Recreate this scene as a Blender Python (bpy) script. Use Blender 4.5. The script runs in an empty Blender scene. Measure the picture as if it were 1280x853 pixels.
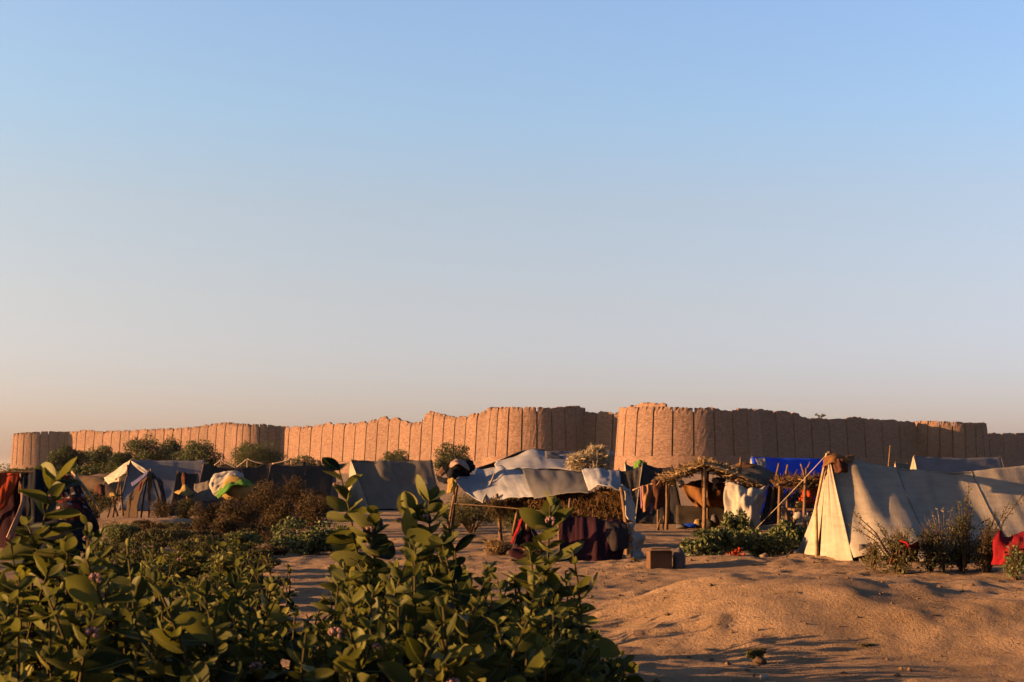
import bpy, math, random
import numpy as np
from mathutils import Vector, Matrix

R = math.radians
random.seed(7)
rng = np.random.default_rng(11)
scene = bpy.context.scene
C = scene.collection

# ------------------------------------------------------------------ camera
F = 1778.0            # focal length in photo pixels (50 mm on 36 mm)
HZ = 588.0            # photo row of the horizon
CAMZ = 1.6
cam_data = bpy.data.cameras.new('camera')
cam = bpy.data.objects.new('camera', cam_data)
C.objects.link(cam)
cam.location = (0, 0, CAMZ)
cam.rotation_euler = (R(90), 0, 0)
cam_data.lens = 50.0
cam_data.sensor_width = 36.0
cam_data.shift_y = (HZ - 426.5) / 1280.0
cam_data.clip_start = 0.1
cam_data.clip_end = 20000
cam_data.dof.use_dof = True
cam_data.dof.focus_distance = 27.0
cam_data.dof.aperture_fstop = 7.0
scene.camera = cam

# ------------------------------------------------------------------ light
SUN_EL, SUN_AZ = 8.5, -97.0     # azimuth from +Y towards +X: -90 is straight from -X
world = bpy.data.worlds.new('World')
scene.world = world
world.use_nodes = True
wn = world.node_tree.nodes
wl = world.node_tree.links
wn.clear()
w_out = wn.new('ShaderNodeOutputWorld')
w_bg = wn.new('ShaderNodeBackground')
w_sky = wn.new('ShaderNodeTexSky')
w_sky.sky_type = 'NISHITA'
w_sky.sun_disc = False
w_sky.sun_elevation = R(SUN_EL)
w_sky.sun_rotation = R(SUN_AZ)
w_sky.altitude = 0
w_sky.air_density = 1.0
w_sky.dust_density = 1.2
w_sky.ozone_density = 1.0
w_bg.inputs['Strength'].default_value = 0.0545
# dusty evening air: pinkish towards the horizon, warmer towards the sun's side
w_tc = wn.new('ShaderNodeTexCoord')
w_sp = wn.new('ShaderNodeSeparateXYZ')
wl.new(w_tc.outputs['Generated'], w_sp.inputs[0])
w_r = wn.new('ShaderNodeValToRGB')
for _k, (_p, _c) in enumerate([(0.0, (0.59, 0.54, 1.0)), (0.061, (0.64, 0.575, 0.86)), (0.117, (0.745, 0.63, 0.755)), (0.182, (0.83, 0.72, 0.785)), (0.243, (0.82, 0.83, 0.95)), (0.31, (0.84, 0.87, 1.05))]):
    _e = w_r.color_ramp.elements[_k] if _k < 2 else w_r.color_ramp.elements.new(_p)
    _e.position = _p; _e.color = (*_c, 1)
wl.new(w_sp.outputs['Z'], w_r.inputs[0])
w_mr = wn.new('ShaderNodeMapRange')
w_mr.inputs['From Min'].default_value = -1.0; w_mr.inputs['From Max'].default_value = 1.0
wl.new(w_sp.outputs['X'], w_mr.inputs['Value'])
w_r2 = wn.new('ShaderNodeValToRGB')
w_r2.color_ramp.elements[0].color = (1.0, 0.93, 0.80, 1); w_r2.color_ramp.elements[1].color = (0.66, 0.74, 0.90, 1)
wl.new(w_mr.outputs[0], w_r2.inputs[0])
def _wmul(a, b):
    m = wn.new('ShaderNodeMix'); m.data_type = 'RGBA'; m.blend_type = 'MULTIPLY'
    m.inputs[0].default_value = 1.0
    wl.new(a, m.inputs[6]); wl.new(b, m.inputs[7])
    return m.outputs[2]
wl.new(_wmul(_wmul(w_sky.outputs[0], w_r.outputs[0]), w_r2.outputs[0]), w_bg.inputs[0])
wl.new(w_bg.outputs[0], w_out.inputs[0])

sun_data = bpy.data.lights.new('sun', 'SUN')
sun_data.energy = 5.0
sun_data.angle = R(0.5)
sun_data.color = (1.0, 0.52, 0.20)
sun = bpy.data.objects.new('sun', sun_data)
C.objects.link(sun)
_el, _az = R(SUN_EL), R(SUN_AZ)
to_sun = Vector((math.sin(_az) * math.cos(_el), math.cos(_az) * math.cos(_el), math.sin(_el)))
sun.rotation_euler = to_sun.to_track_quat('Z', 'Y').to_euler()
sun.location = (-50, 0, 40)

scene.view_settings.view_transform = 'Standard'
scene.view_settings.look = 'None'
scene.view_settings.gamma = 1.0
scene.view_settings.use_curve_mapping = False
scene.view_settings.exposure = 2.85
scene.render.engine = 'CYCLES'
scene.cycles.use_denoising = True
scene.cycles.max_bounces = 6
scene.cycles.transparent_max_bounces = 6
scene.cycles.sample_clamp_indirect = 6.0

# ------------------------------------------------------------------ noise
def _hash(ix, iy, seed):
    h = (ix.astype(np.int64) * 374761393 + iy.astype(np.int64) * 668265263 + seed * 1274126177) & 0xffffffff
    h = ((h ^ (h >> 13)) * 1274126177) & 0xffffffff
    return ((h ^ (h >> 16)) & 0xffff) / 65535.0

def vn(x, y, seed=0):
    x = np.asarray(x, float); y = np.asarray(y, float)
    ix = np.floor(x); iy = np.floor(y)
    fx = x - ix; fy = y - iy
    fx = fx * fx * (3 - 2 * fx); fy = fy * fy * (3 - 2 * fy)
    a = _hash(ix, iy, seed); b = _hash(ix + 1, iy, seed)
    c = _hash(ix, iy + 1, seed); d = _hash(ix + 1, iy + 1, seed)
    return (a + (b - a) * fx) * (1 - fy) + (c + (d - c) * fx) * fy - 0.5

def fbm(x, y, seed=0, oct=4):
    s = 0; a = 1.0
    for k in range(oct):
        s = s + a * vn(x * 2 ** k + 17.3 * k, y * 2 ** k - 9.1 * k, seed + k)
        a *= 0.5
    return s

def sstep(a, b, x):
    t = np.clip((x - a) / (b - a), 0, 1)
    return t * t * (3 - 2 * t)

# ------------------------------------------------------------------ terrain height
def H(x, y):
    x = np.asarray(x, float); y = np.asarray(y, float)
    near = 1 - sstep(60, 120, y)
    z = 0.10 * fbm(x / 6.0, y / 6.0, 3, 3) * near
    # sand mound in the right foreground
    wob = 0.5 * fbm(x / 1.5, y / 1.5, 21, 3)
    mx = sstep(0.6, 2.5, x + wob - 0.10 * (15 - y)) * (1 - 0.75 * sstep(5.0, 6.1, x + 0.5 * wob))
    my = sstep(11.9, 14.2, y + wob) * (1 - sstep(15.2, 17.8, y + wob))
    z = z + 0.46 * mx * my * (1 + 0.40 * fbm(x / 1.6, y / 1.3, 5, 3))
    # rise on which the long tent stands
    z = z + 0.17 * np.exp(-((x - 7.5) / 4.0) ** 2 - ((y - 22.0) / 2.6) ** 2)
    # second swell behind the mound
    z = z + 0.10 * np.exp(-((x - 4.2) / 2.6) ** 2 - ((y - 19.0) / 1.4) ** 2)
    # banks on the left
    bank = sstep(37.2, 38.0, y + 0.6 * wob) * (1 - sstep(40.5, 42.5, y)) * sstep(-15.5, -13.0, x) * (1 - sstep(-9.6, -8.0, x))
    z = z + 0.26 * bank
    z = z + 0.20 * np.exp(-((x + 6.9) / 0.8) ** 2 - ((y - 30.5) / 0.8) ** 2)
    z = z + 0.20 * np.exp(-((x + 4.8) / 0.7) ** 2 - ((y - 27.0) / 0.7) ** 2)
    z = z + 0.16 * np.exp(-((x - 3.1) / 1.0) ** 2 - ((y - 22.6) / 0.35) ** 2)
    # clods, footprints
    det = 1 - sstep(30, 48, y)
    patch = np.clip(vn(x / 1.7, y / 1.7, 44) * 2 + 0.25, 0, 1)
    z = z + det * (0.040 * fbm(x / 0.95, y / 0.95, 8, 2)
                   + 0.085 * np.clip(fbm(x / 0.40, y / 0.32, 14, 4), 0, 0.6) * np.clip(vn(x / 2.3, y / 2.3, 45) * 2 + 0.6, 0, 1)
                   + (0.018 + 0.034 * patch) * np.clip(fbm(x / 0.24, y / 0.20, 9, 4), -0.12, 0.6))
    # trodden hollows and footprints
    cx = np.floor(x / 0.45); cy = np.floor(y / 0.55)
    ox = (cx + 0.2 + 0.6 * _hash(cx, cy, 71)) * 0.45; oy = (cy + 0.2 + 0.6 * _hash(cx, cy, 72)) * 0.55
    on = (_hash(cx, cy, 73) > 0.75)
    z = z - det * on * 0.012 * np.exp(-((x - ox) / 0.07) ** 2 - ((y - oy) / 0.11) ** 2)
    return z

def h1(x, y):
    return float(H(np.array([x]), np.array([y]))[0])

def P(px, py, D):
    return Vector(((px - 640) / F * D, D, CAMZ + (HZ - py) / F * D))

def G(px, D, dz=0.0):
    x = (px - 640) / F * D
    return Vector((x, D, h1(x, D) + dz))

# ------------------------------------------------------------------ materials
MATS = {}
def new_mat(name):
    m = bpy.data.materials.new(name)
    m.use_nodes = True
    nt = m.node_tree
    nt.nodes.clear()
    out = nt.nodes.new('ShaderNodeOutputMaterial')
    bs = nt.nodes.new('ShaderNodeBsdfPrincipled')
    bs.inputs['Roughness'].default_value = 0.9
    bs.inputs['Specular IOR Level'].default_value = 0.03
    nt.links.new(bs.outputs[0], out.inputs[0])
    MATS[name] = m
    return m, nt, bs, out

def nd(nt, typ, **kw):
    n = nt.nodes.new(typ)
    for k, v in kw.items():
        if k in n.inputs:
            n.inputs[k].default_value = v
        else:
            setattr(n, k, v)
    return n

def coords(nt, kind='Object', scale=(1, 1, 1)):
    tc = nd(nt, 'ShaderNodeTexCoord')
    mp = nd(nt, 'ShaderNodeMapping')
    mp.inputs['Scale'].default_value = scale
    nt.links.new(tc.outputs[kind], mp.inputs[0])
    return mp.outputs[0]

def noise(nt, vec, scale, detail=4, rough=0.6):
    n = nd(nt, 'ShaderNodeTexNoise')
    n.inputs['Scale'].default_value = scale
    n.inputs['Detail'].default_value = detail
    n.inputs['Roughness'].default_value = rough
    nt.links.new(vec, n.inputs['Vector'])
    return n.outputs['Fac']

def ramp(nt, fac, stops):
    r = nd(nt, 'ShaderNodeValToRGB')
    els = r.color_ramp.elements
    while len(els) > 1:
        els.remove(els[-1])
    els[0].position = stops[0][0]; els[0].color = (*stops[0][1], 1)
    for p, c in stops[1:]:
        e = els.new(p); e.color = (*c, 1)
    nt.links.new(fac, r.inputs[0])
    return r.outputs[0]

def mixc(nt, fac, a, b, mode='MIX'):
    m = nd(nt, 'ShaderNodeMix', data_type='RGBA', blend_type=mode)
    for sock, v in ((m.inputs[0], fac), (m.inputs[6], a), (m.inputs[7], b)):
        if hasattr(v, 'is_linked'):
            nt.links.new(v, sock)
        elif isinstance(v, (int, float)):
            sock.default_value = v
        else:
            sock.default_value = (*v, 1)
    return m.outputs[2]

def bump(nt, bs, height, strength, dist):
    b = nd(nt, 'ShaderNodeBump')
    b.inputs['Strength'].default_value = strength
    b.inputs['Distance'].default_value = dist
    nt.links.new(height, b.inputs['Height'])
    nt.links.new(b.outputs[0], bs.inputs['Normal'])

def scl(c, k):
    return tuple(min(1.0, v * k) for v in c)

def fabric(name, col, dirt=0.35, trans=0.12, dirt_col=(0.05, 0.034, 0.023), weave=True):
    col = scl(col, 0.40)
    m, nt, bs, out = new_mat(name)
    v = coords(nt)
    n1 = noise(nt, v, 1.1, 5, 0.65)
    n2 = noise(nt, coords(nt, 'Object', (1, 1, 6)), 3.0, 4, 0.6)
    c1 = ramp(nt, n1, [(0.25, scl(col, 0.72)), (0.75, scl(col, 1.1))])
    d = ramp(nt, n2, [(0.42, (0, 0, 0)), (0.75, (1, 1, 1))])
    dm = nd(nt, 'ShaderNodeMath', operation='MULTIPLY'); dm.inputs[1].default_value = dirt
    nt.links.new(d, dm.inputs[0])
    c2 = mixc(nt, dm.outputs[0], c1, dirt_col)
    nt.links.new(c2, bs.inputs['Base Color'])
    bs.inputs['Roughness'].default_value = 0.95
    if weave:
        bump(nt, bs, noise(nt, v, 38, 3, 0.6), 0.35, 0.02)
    if trans > 0:
        tr = nd(nt, 'ShaderNodeBsdfTranslucent')
        nt.links.new(c2, tr.inputs[0])
        mx = nd(nt, 'ShaderNodeMixShader'); mx.inputs[0].default_value = trans
        nt.links.new(bs.outputs[0], mx.inputs[1]); nt.links.new(tr.outputs[0], mx.inputs[2])
        nt.links.new(mx.outputs[0], out.inputs[0])
    return m

def quilt(name, cols, scale, gap=0.0):
    """patchwork cloth: printed squares in several colours"""
    m, nt, bs, out = new_mat(name)
    v = coords(nt, 'UV', (scale, scale, 1))
    vo = nd(nt, 'ShaderNodeTexVoronoi', distance='CHEBYCHEV'); vo.inputs['Scale'].default_value = 1.0
    vo.inputs['Randomness'].default_value = 0.15
    nt.links.new(v, vo.inputs['Vector'])
    sep = nd(nt, 'ShaderNodeSeparateColor'); nt.links.new(vo.outputs['Color'], sep.inputs[0])
    k = len(cols)
    r = nd(nt, 'ShaderNodeValToRGB'); r.color_ramp.interpolation = 'CONSTANT'
    els = r.color_ramp.elements
    while len(els) > 1: els.remove(els[-1])
    els[0].color = (*cols[0], 1)
    for i in range(1, k):
        e = els.new(i / k); e.color = (*cols[i], 1)
    nt.links.new(sep.outputs[0], r.inputs[0])
    n1 = noise(nt, coords(nt), 3.0, 4)
    c = mixc(nt, 1.0, r.outputs[0], ramp(nt, n1, [(0.3, (0.55, 0.5, 0.45)), (0.7, (1, 1, 1))]), 'MULTIPLY')
    nt.links.new(c, bs.inputs['Base Color'])
    bump(nt, bs, vo.outputs['Distance'], 0.6, 0.02)
    return m

def stripes(name, cols, scale):
    m, nt, bs, out = new_mat(name)
    v = coords(nt, 'UV', (scale, 1, 1))
    wv = nd(nt, 'ShaderNodeTexWave'); wv.inputs['Scale'].default_value = 1.0; wv.inputs['Distortion'].default_value = 1.5
    nt.links.new(v, wv.inputs['Vector'])
    st = [(i / max(1, len(cols) - 1), c) for i, c in enumerate(cols)]
    nt.links.new(ramp(nt, wv.outputs['Fac'], st), bs.inputs['Base Color'])
    return m

def plain(name, col, var=0.35, scale=6.0, rough=0.9, bumps=0.3, bscale=30):
    col = scl(col, 0.46)
    m, nt, bs, out = new_mat(name)
    v = coords(nt)
    c = ramp(nt, noise(nt, v, scale, 4), [(0.3, scl(col, 1 - var)), (0.7, scl(col, 1 + var))])
    nt.links.new(c, bs.inputs['Base Color'])
    bs.inputs['Roughness'].default_value = rough
    if bumps:
        bump(nt, bs, noise(nt, v, bscale, 3), bumps, 0.02)
    return m

def foliage(name, lo, hi, trans=0.3, scale=3.0, rnd=False, midrib=False, pale=None, rough=0.6):
    lo = scl(lo, 0.42); hi = scl(hi, 0.42)
    m, nt, bs, out = new_mat(name)
    if rnd:
        oi = nd(nt, 'ShaderNodeObjectInfo')
        c = ramp(nt, oi.outputs['Random'], [(0.0, lo), (0.35, tuple(a * .7 + b * .3 for a, b in zip(lo, hi))), (0.70, tuple(a * .35 + b * .65 for a, b in zip(lo, hi))), (0.93, hi), (1.0, (hi[0] * 1.9, hi[1] * 1.55, hi[2] * 1.6))])
    else:
        c = ramp(nt, noise(nt, coords(nt), scale, 3, 0.7), [(0.2, lo), (0.8, hi)])
    if midrib:
        tc = nd(nt, 'ShaderNodeTexCoord')
        sp = nd(nt, 'ShaderNodeSeparateXYZ'); nt.links.new(tc.outputs['Object'], sp.inputs[0])
        ab = nd(nt, 'ShaderNodeMath', operation='ABSOLUTE'); nt.links.new(sp.outputs[1], ab.inputs[0])
        rib = ramp(nt, ab.outputs[0], [(0.008, (1, 1, 1)), (0.02, (0, 0, 0))])
        c = mixc(nt, rib, c, (0.07, 0.075, 0.025))
        # blotches and insect marks
        bl = ramp(nt, noise(nt, tc.outputs['Object'], 7.0, 4), [(0.60, (0, 0, 0)), (0.74, (0.7, 0.7, 0.7))])
        c = mixc(nt, bl, c, (0.05, 0.048, 0.018))
    if pale is not None:
        ge = nd(nt, 'ShaderNodeNewGeometry')
        c = mixc(nt, ge.outputs['Backfacing'], c, mixc(nt, 0.5, c, pale))
    nt.links.new(c, bs.inputs['Base Color'])
    bs.inputs['Roughness'].default_value = rough
    bs.inputs['Specular IOR Level'].default_value = 0.05
    tr = nd(nt, 'ShaderNodeBsdfTranslucent')
    tcol = mixc(nt, 1.0, c, (1.0, 1.0, 0.55), 'MULTIPLY')
    nt.links.new(tcol, tr.inputs[0])
    mx = nd(nt, 'ShaderNodeMixShader'); mx.inputs[0].default_value = trans
    nt.links.new(bs.outputs[0], mx.inputs[1]); nt.links.new(tr.outputs[0], mx.inputs[2])
    nt.links.new(mx.outputs[0], out.inputs[0])
    return m

def brick_mat():
    m, nt, bs, out = new_mat('fort_brick')
    uv = coords(nt, 'UV')
    br = nd(nt, 'ShaderNodeTexBrick')
    br.inputs['Scale'].default_value = 1.0
    br.inputs['Brick Width'].default_value = 0.9
    br.inputs['Row Height'].default_value = 0.34
    br.inputs['Mortar Size'].default_value = 0.045
    br.inputs['Mortar Smooth'].default_value = 0.5
    br.inputs['Color1'].default_value = (0.1380, 0.0840, 0.0570, 1)
    br.inputs['Color2'].default_value = (0.0764, 0.0437, 0.0289, 1)
    br.inputs['Mortar'].default_value = (0.0351, 0.0195, 0.0133, 1)
    nt.links.new(uv, br.inputs['Vector'])
    band = noise(nt, coords(nt, 'UV', (0.35, 1.5, 1)), 1.0, 5, 0.75)
    blot = noise(nt, coords(nt, 'UV', (1, 1, 1)), 0.16, 5, 0.65)
    c = mixc(nt, 1.0, br.outputs['Color'], ramp(nt, band, [(0.3, (0.72, 0.71, 0.71)), (0.7, (1.18, 1.15, 1.12))]), 'MULTIPLY')
    c = mixc(nt, ramp(nt, blot, [(0.42, (0, 0, 0)), (0.72, (0.75, 0.75, 0.75))]), c, (0.0975, 0.0593, 0.0390))
    spots = noise(nt, uv, 0.45, 6, 0.8)
    c = mixc(nt, ramp(nt, spots, [(0.60, (0, 0, 0)), (0.76, (0.7, 0.7, 0.7))]), c, (0.0281, 0.0140, 0.0086))
    oi = nd(nt, 'ShaderNodeObjectInfo')
    c = mixc(nt, 1.0, c, ramp(nt, oi.outputs['Random'], [(0.0, (0.84, 0.93, 1.14)), (0.5, (0.95, 1.04, 1.25)), (1.0, (1.08, 1.16, 1.36))]), 'MULTIPLY')
    wea = noise(nt, coords(nt, 'UV', (0.4, 1.1, 1)), 1.0, 6, 0.8)
    c = mixc(nt, 1.0, c, ramp(nt, wea, [(0.36, (0.72, 0.70, 0.69)), (0.56, (1.05, 1.05, 1.05))]), 'MULTIPLY')
    nt.links.new(c, bs.inputs['Base Color'])
    hb = nd(nt, 'ShaderNodeMath', operation='ADD')
    nt.links.new(br.outputs['Fac'], hb.inputs[0]); nt.links.new(noise(nt, uv, 1.6, 5, 0.7), hb.inputs[1])
    bump(nt, bs, hb.outputs[0], 0.3, 0.15)
    return m

def ground_mat():
    m, nt, bs, out = new_mat('sand_ground')
    v = coords(nt)
    big = noise(nt, v, 0.22, 5, 0.6)
    mid = noise(nt, v, 1.7, 5, 0.65)
    fin = noise(nt, v, 11.0, 5, 0.7)
    c = ramp(nt, big, [(0.3, (0.1200, 0.0784, 0.0464)), (0.7, (0.1720, 0.1144, 0.0696))])
    c = mixc(nt, 1.0, c, ramp(nt, mid, [(0.3, (0.72, 0.72, 0.72)), (0.7, (1.27, 1.28, 1.29))]), 'MULTIPLY')
    c = mixc(nt, ramp(nt, fin, [(0.58, (0, 0, 0)), (0.72, (0.55, 0.55, 0.55))]), c, (0.0560, 0.0352, 0.0216))
    nt.links.new(c, bs.inputs['Base Color'])
    bs.inputs['Roughness'].default_value = 1.0
    bs.inputs['Specular IOR Level'].default_value = 0.05
    a = nd(nt, 'ShaderNodeMath', operation='ADD')
    nt.links.new(noise(nt, v, 9.0, 6, 0.7), a.inputs[0])
    nt.links.new(noise(nt, v, 34.0, 4, 0.7), a.inputs[1])
    bump(nt, bs, a.outputs[0], 1.0, 0.06)
    return m

M_GROUND = ground_mat()
M_BRICK = brick_mat()
M_CORE = plain('fort_core', (0.03, 0.018, 0.013), 0.3, 0.4, bumps=0.4, bscale=1.0)  # much darker than the brick: joint shade put into the core's colour
M_CANVAS = fabric('cream_canvas', (0.41, 0.36, 0.30), 0.30)
M_WHITE = fabric('white_cloth', (0.44, 0.40, 0.35), 0.25)
M_TARP = fabric('white_tarp', (0.32, 0.33, 0.37), 0.18, 0.08)
M_TARPG = fabric('grey_tarp', (0.11, 0.11, 0.12), 0.25, 0.05)
M_GREYC = fabric('grey_canvas', (0.18, 0.155, 0.13), 0.35, 0.05)
M_DARKC = fabric('dark_canvas', (0.060, 0.050, 0.042), 0.3, 0.03)
M_SLATE = fabric('slate_canvas', (0.040, 0.038, 0.040), 0.3, 0.03)
M_BLUE = fabric('blue_tarp', (0.02, 0.085, 0.75), 0.08, 0.06)
M_BLUEGREY = fabric('blue_grey_canvas', (0.20, 0.20, 0.215), 0.25, 0.06)
M_MAROON = fabric('maroon_cloth', (0.030, 0.010, 0.016), 0.0, 0.0)
M_BLACKC = fabric('black_cloth', (0.012, 0.013, 0.020), 0.0, 0.0)
M_ORANGE = fabric('orange_cloth', (0.42, 0.055, 0.015), 0.10, 0.2)
M_RED = fabric('red_cloth', (0.26, 0.012, 0.02), 0.10, 0.25)
M_PEACH = fabric('peach_cloth', (0.40, 0.20, 0.10), 0.1, 0.2)
M_BROWNC = fabric('brown_cloth', (0.08, 0.032, 0.02), 0.2, 0.1)
M_OCHRE = fabric('ochre_cloth', (0.28, 0.13, 0.05), 0.2, 0.35)
M_YELLOW = fabric('yellow_cloth', (0.40, 0.27, 0.09), 0.1, 0.2)
M_GREEN = fabric('green_cloth', (0.13, 0.30, 0.05), 0.1, 0.2)
M_PURPLE = fabric('violet_cloth', (0.10, 0.10, 0.22), 0.1, 0.1)
M_PINK = fabric('pink_cloth', (0.40, 0.27, 0.22), 0.15, 0.15)
M_LILAC = fabric('lilac_cloth', (0.40, 0.20, 0.32), 0.1, 0.15)
M_QUILT = quilt('patchwork_quilt', [(0.0080, 0.0056, 0.0064), (0.0560, 0.0080, 0.0080), (0.0064, 0.0048, 0.0112), (0.0960, 0.0800, 0.0880), (0.0096, 0.0064, 0.0056), (0.0800, 0.0240, 0.0096), (0.0080, 0.0080, 0.0080), (0.0112, 0.0064, 0.0080)], 1.0)
M_BLANKET = stripes('striped_blanket', [(0.006, 0.004, 0.003), (0.026, 0.017, 0.010), (0.008, 0.0045, 0.0036), (0.034, 0.022, 0.012)], 22)
M_WOOD = plain('weathered_wood', (0.14, 0.085, 0.05), 0.4, 9)
M_PALEWOOD = plain('pale_wood', (0.36, 0.24, 0.13), 0.35, 9)
M_ROPE = plain('rope', (0.34, 0.26, 0.19), 0.2, 20)
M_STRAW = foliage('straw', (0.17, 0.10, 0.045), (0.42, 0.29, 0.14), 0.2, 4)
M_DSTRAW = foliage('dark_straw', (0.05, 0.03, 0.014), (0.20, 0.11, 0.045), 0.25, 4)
M_PSTRAW = foliage('pale_straw', (0.30, 0.24, 0.15), (0.55, 0.45, 0.30), 0.2, 4)
M_THORN = foliage('dry_brush', (0.026, 0.020, 0.010), (0.135, 0.088, 0.038), 0.2, 2)
M_SCRUB = foliage('scrub_green', (0.030, 0.038, 0.016), (0.19, 0.17, 0.075), 0.25, 2)
M_TREE = foliage('acacia_leaf', (0.030, 0.044, 0.024), (0.15, 0.17, 0.085), 0.25, 0.5)
M_TAMAR = foliage('tamarisk_leaf', (0.045, 0.060, 0.026), (0.15, 0.17, 0.07), 0.25, 0.5)
M_MILK = foliage('milkweed_leaf', (0.007, 0.016, 0.003), (0.165, 0.165, 0.036), 0.38, rnd=True, midrib=True, pale=(0.075, 0.078, 0.030), rough=0.5)
M_MILKFAR = foliage('milkweed_far_leaf', (0.020, 0.036, 0.010), (0.14, 0.17, 0.065), 0.25, 5, pale=(0.12, 0.12, 0.06))
M_STEM = plain('milkweed_stem', (0.06, 0.048, 0.018), 0.3, 14)
M_FLOWER = plain('milkweed_flower', (0.26, 0.15, 0.14), 0.5, 60, bumps=0)
M_BUD = plain('milkweed_bud', (0.55, 0.45, 0.45), 0.3, 60, bumps=0)
M_BARK = plain('bark', (0.085, 0.055, 0.035), 0.4, 6)
M_CARD = plain('cardboard', (0.10, 0.056, 0.034), 0.2, 5, bumps=0.1)
M_STONE = plain('stone', (0.17, 0.13, 0.10), 0.3, 5, bumps=0.6, bscale=14)
M_JUG = plain('grey_plastic', (0.09, 0.08, 0.078), 0.25, 5, rough=0.6, bumps=0.1)
M_SKIN = plain('skin', (0.26, 0.125, 0.07), 0.08, 8, rough=0.6, bumps=0)
M_SHAWL = fabric('grey_shawl', (0.03, 0.024, 0.026), 0.05, 0.0)
M_EYE = plain('eye', (0.02, 0.012, 0.01), 0.1, 8, rough=0.3, bumps=0)
M_MOUND = plain('dirt_heap', (0.13, 0.085, 0.05), 0.35, 1.2, bumps=0.8, bscale=3)

# ------------------------------------------------------------------ object helpers
WL = {}
def wloc(o):
    return WL.get(o, Vector((0, 0, 0)))

def tag(o, label=None, cat=None, group=None, kind=None):
    if label: o['label'] = label
    if cat: o['category'] = cat
    if group: o['group'] = group
    if kind: o['kind'] = kind
    return o

def thing(name, label, cat, loc, group=None):
    o = bpy.data.objects.new(name, None)
    o.empty_display_size = 0.2
    C.objects.link(o)
    o.location = loc
    WL[o] = Vector(loc)
    return tag(o, label, cat, group)

def part(name, V, Fc, mat, parent=None, smooth=True, uv=None, origin=None):
    me = bpy.data.meshes.new(name)
    V = np.asarray(V, float)
    off = wloc(parent) if parent is not None else (Vector(origin) if origin is not None else Vector((0, 0, 0)))
    V = V - np.array(off)
    me.from_pydata(V.tolist(), [], [tuple(f) for f in (Fc.tolist() if hasattr(Fc, 'tolist') else Fc)])
    if uv is not None:
        ul = me.uv_layers.new(name='UVMap')
        idx = np.empty(len(me.loops), dtype=np.int32)
        me.loops.foreach_get('vertex_index', idx)
        ul.data.foreach_set('uv', np.asarray(uv, dtype=np.float32)[idx].ravel())
    me.materials.append(mat)
    if smooth:
        me.polygons.foreach_set('use_smooth', [True] * len(me.polygons))
    me.update()
    o = bpy.data.objects.new(name, me)
    C.objects.link(o)
    if parent is not None:
        o.parent = parent
        WL[o] = off
    else:
        o.location = off
        WL[o] = off
    return o

class MB:
    def __init__(s):
        s.v = []; s.f = []
    def add(s, V, Fc):
        b = len(s.v)
        s.v.extend([tuple(p) for p in V])
        s.f.extend([tuple(i + b for i in f) for f in Fc])
        return s
    def tube(s, pts, rad, n=6):
        pts = [Vector(p) for p in pts]
        if not hasattr(rad, '__len__'): rad = [rad] * len(pts)
        V = []; Fc = []
        for i, p in enumerate(pts):
            d = (pts[min(i + 1, len(pts) - 1)] - pts[max(i - 1, 0)]).normalized()
            a = d.cross(Vector((0.3, 0.9, 0.1)) if abs(d.z) > 0.9 else Vector((0, 0, 1))).normalized()
            b = d.cross(a)
            for k in range(n):
                t = 2 * math.pi * k / n
                V.append(p + (a * math.cos(t) + b * math.sin(t)) * rad[i])
        for i in range(len(pts) - 1):
            for k in range(n):
                Fc.append((i * n + k, i * n + (k + 1) % n, (i + 1) * n + (k + 1) % n, (i + 1) * n + k))
        Fc.append(tuple(range(n - 1, -1, -1)))
        Fc.append(tuple((len(pts) - 1) * n + k for k in range(n)))
        return s.add(V, Fc)
    def stick(s, a, b, r0, r1=None, bend=0.0, n=6, seg=5):
        a = Vector(a); b = Vector(b); r1 = r1 if r1 else r0 * 0.7
        L = (b - a).length
        w = Vector((random.uniform(-1, 1), random.uniform(-1, 1), random.uniform(-1, 1))) * bend * L
        pts = []
        for i in range(seg + 1):
            t = i / seg
            j = Vector((random.uniform(-1, 1), random.uniform(-1, 1), 0)) * bend * L * 0.15
            pts.append(a.lerp(b, t) + w * math.sin(math.pi * t) + (j if 0 < i < seg else Vector()))
        return s.tube(pts, [r0 + (r1 - r0) * i / seg for i in range(seg + 1)], n)
    def blob(s, c, rad, seed=0, rough=0.25, n=10, m=7, freq=1.7):
        c = Vector(c); V = []; Fc = []
        for j in range(m + 1):
            ph = math.pi * j / m
            for i in range(n):
                th = 2 * math.pi * i / n
                d = Vector((math.sin(ph) * math.cos(th), math.sin(ph) * math.sin(th), math.cos(ph)))
                k = 1 + rough * 2 * float(fbm(np.array([d.x * freq + d.z * 1.3 + seed * 3.1]), np.array([d.y * freq - d.z * 0.7 + seed]), seed, 3)[0])
                V.append(c + Vector((d.x * rad[0], d.y * rad[1], d.z * rad[2])) * k)
        for j in range(m):
            for i in range(n):
                Fc.append((j * n + i, (j + 1) * n + i, (j + 1) * n + (i + 1) % n, j * n + (i + 1) % n))
        return s.add(V, Fc)
    def box(s, c, size, rz=0.0):
        c = Vector(c); V = []
        for z in (-.5, .5):
            for x, y in ((-.5, -.5), (.5, -.5), (.5, .5), (-.5, .5)):
                q = Vector((x * size[0], y * size[1], 0)); q.rotate(Matrix.Rotation(rz, 3, 'Z'))
                V.append(c + q + Vector((0, 0, z * size[2])))
        return s.add(V, [(3, 2, 1, 0), (4, 5, 6, 7), (0, 1, 5, 4), (1, 2, 6, 5), (2, 3, 7, 6), (3, 0, 4, 7)])
    def build(s, name, mat, parent=None, smooth=True, origin=None):
        return part(name, s.v, s.f, mat, parent, smooth, origin=origin)

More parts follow.
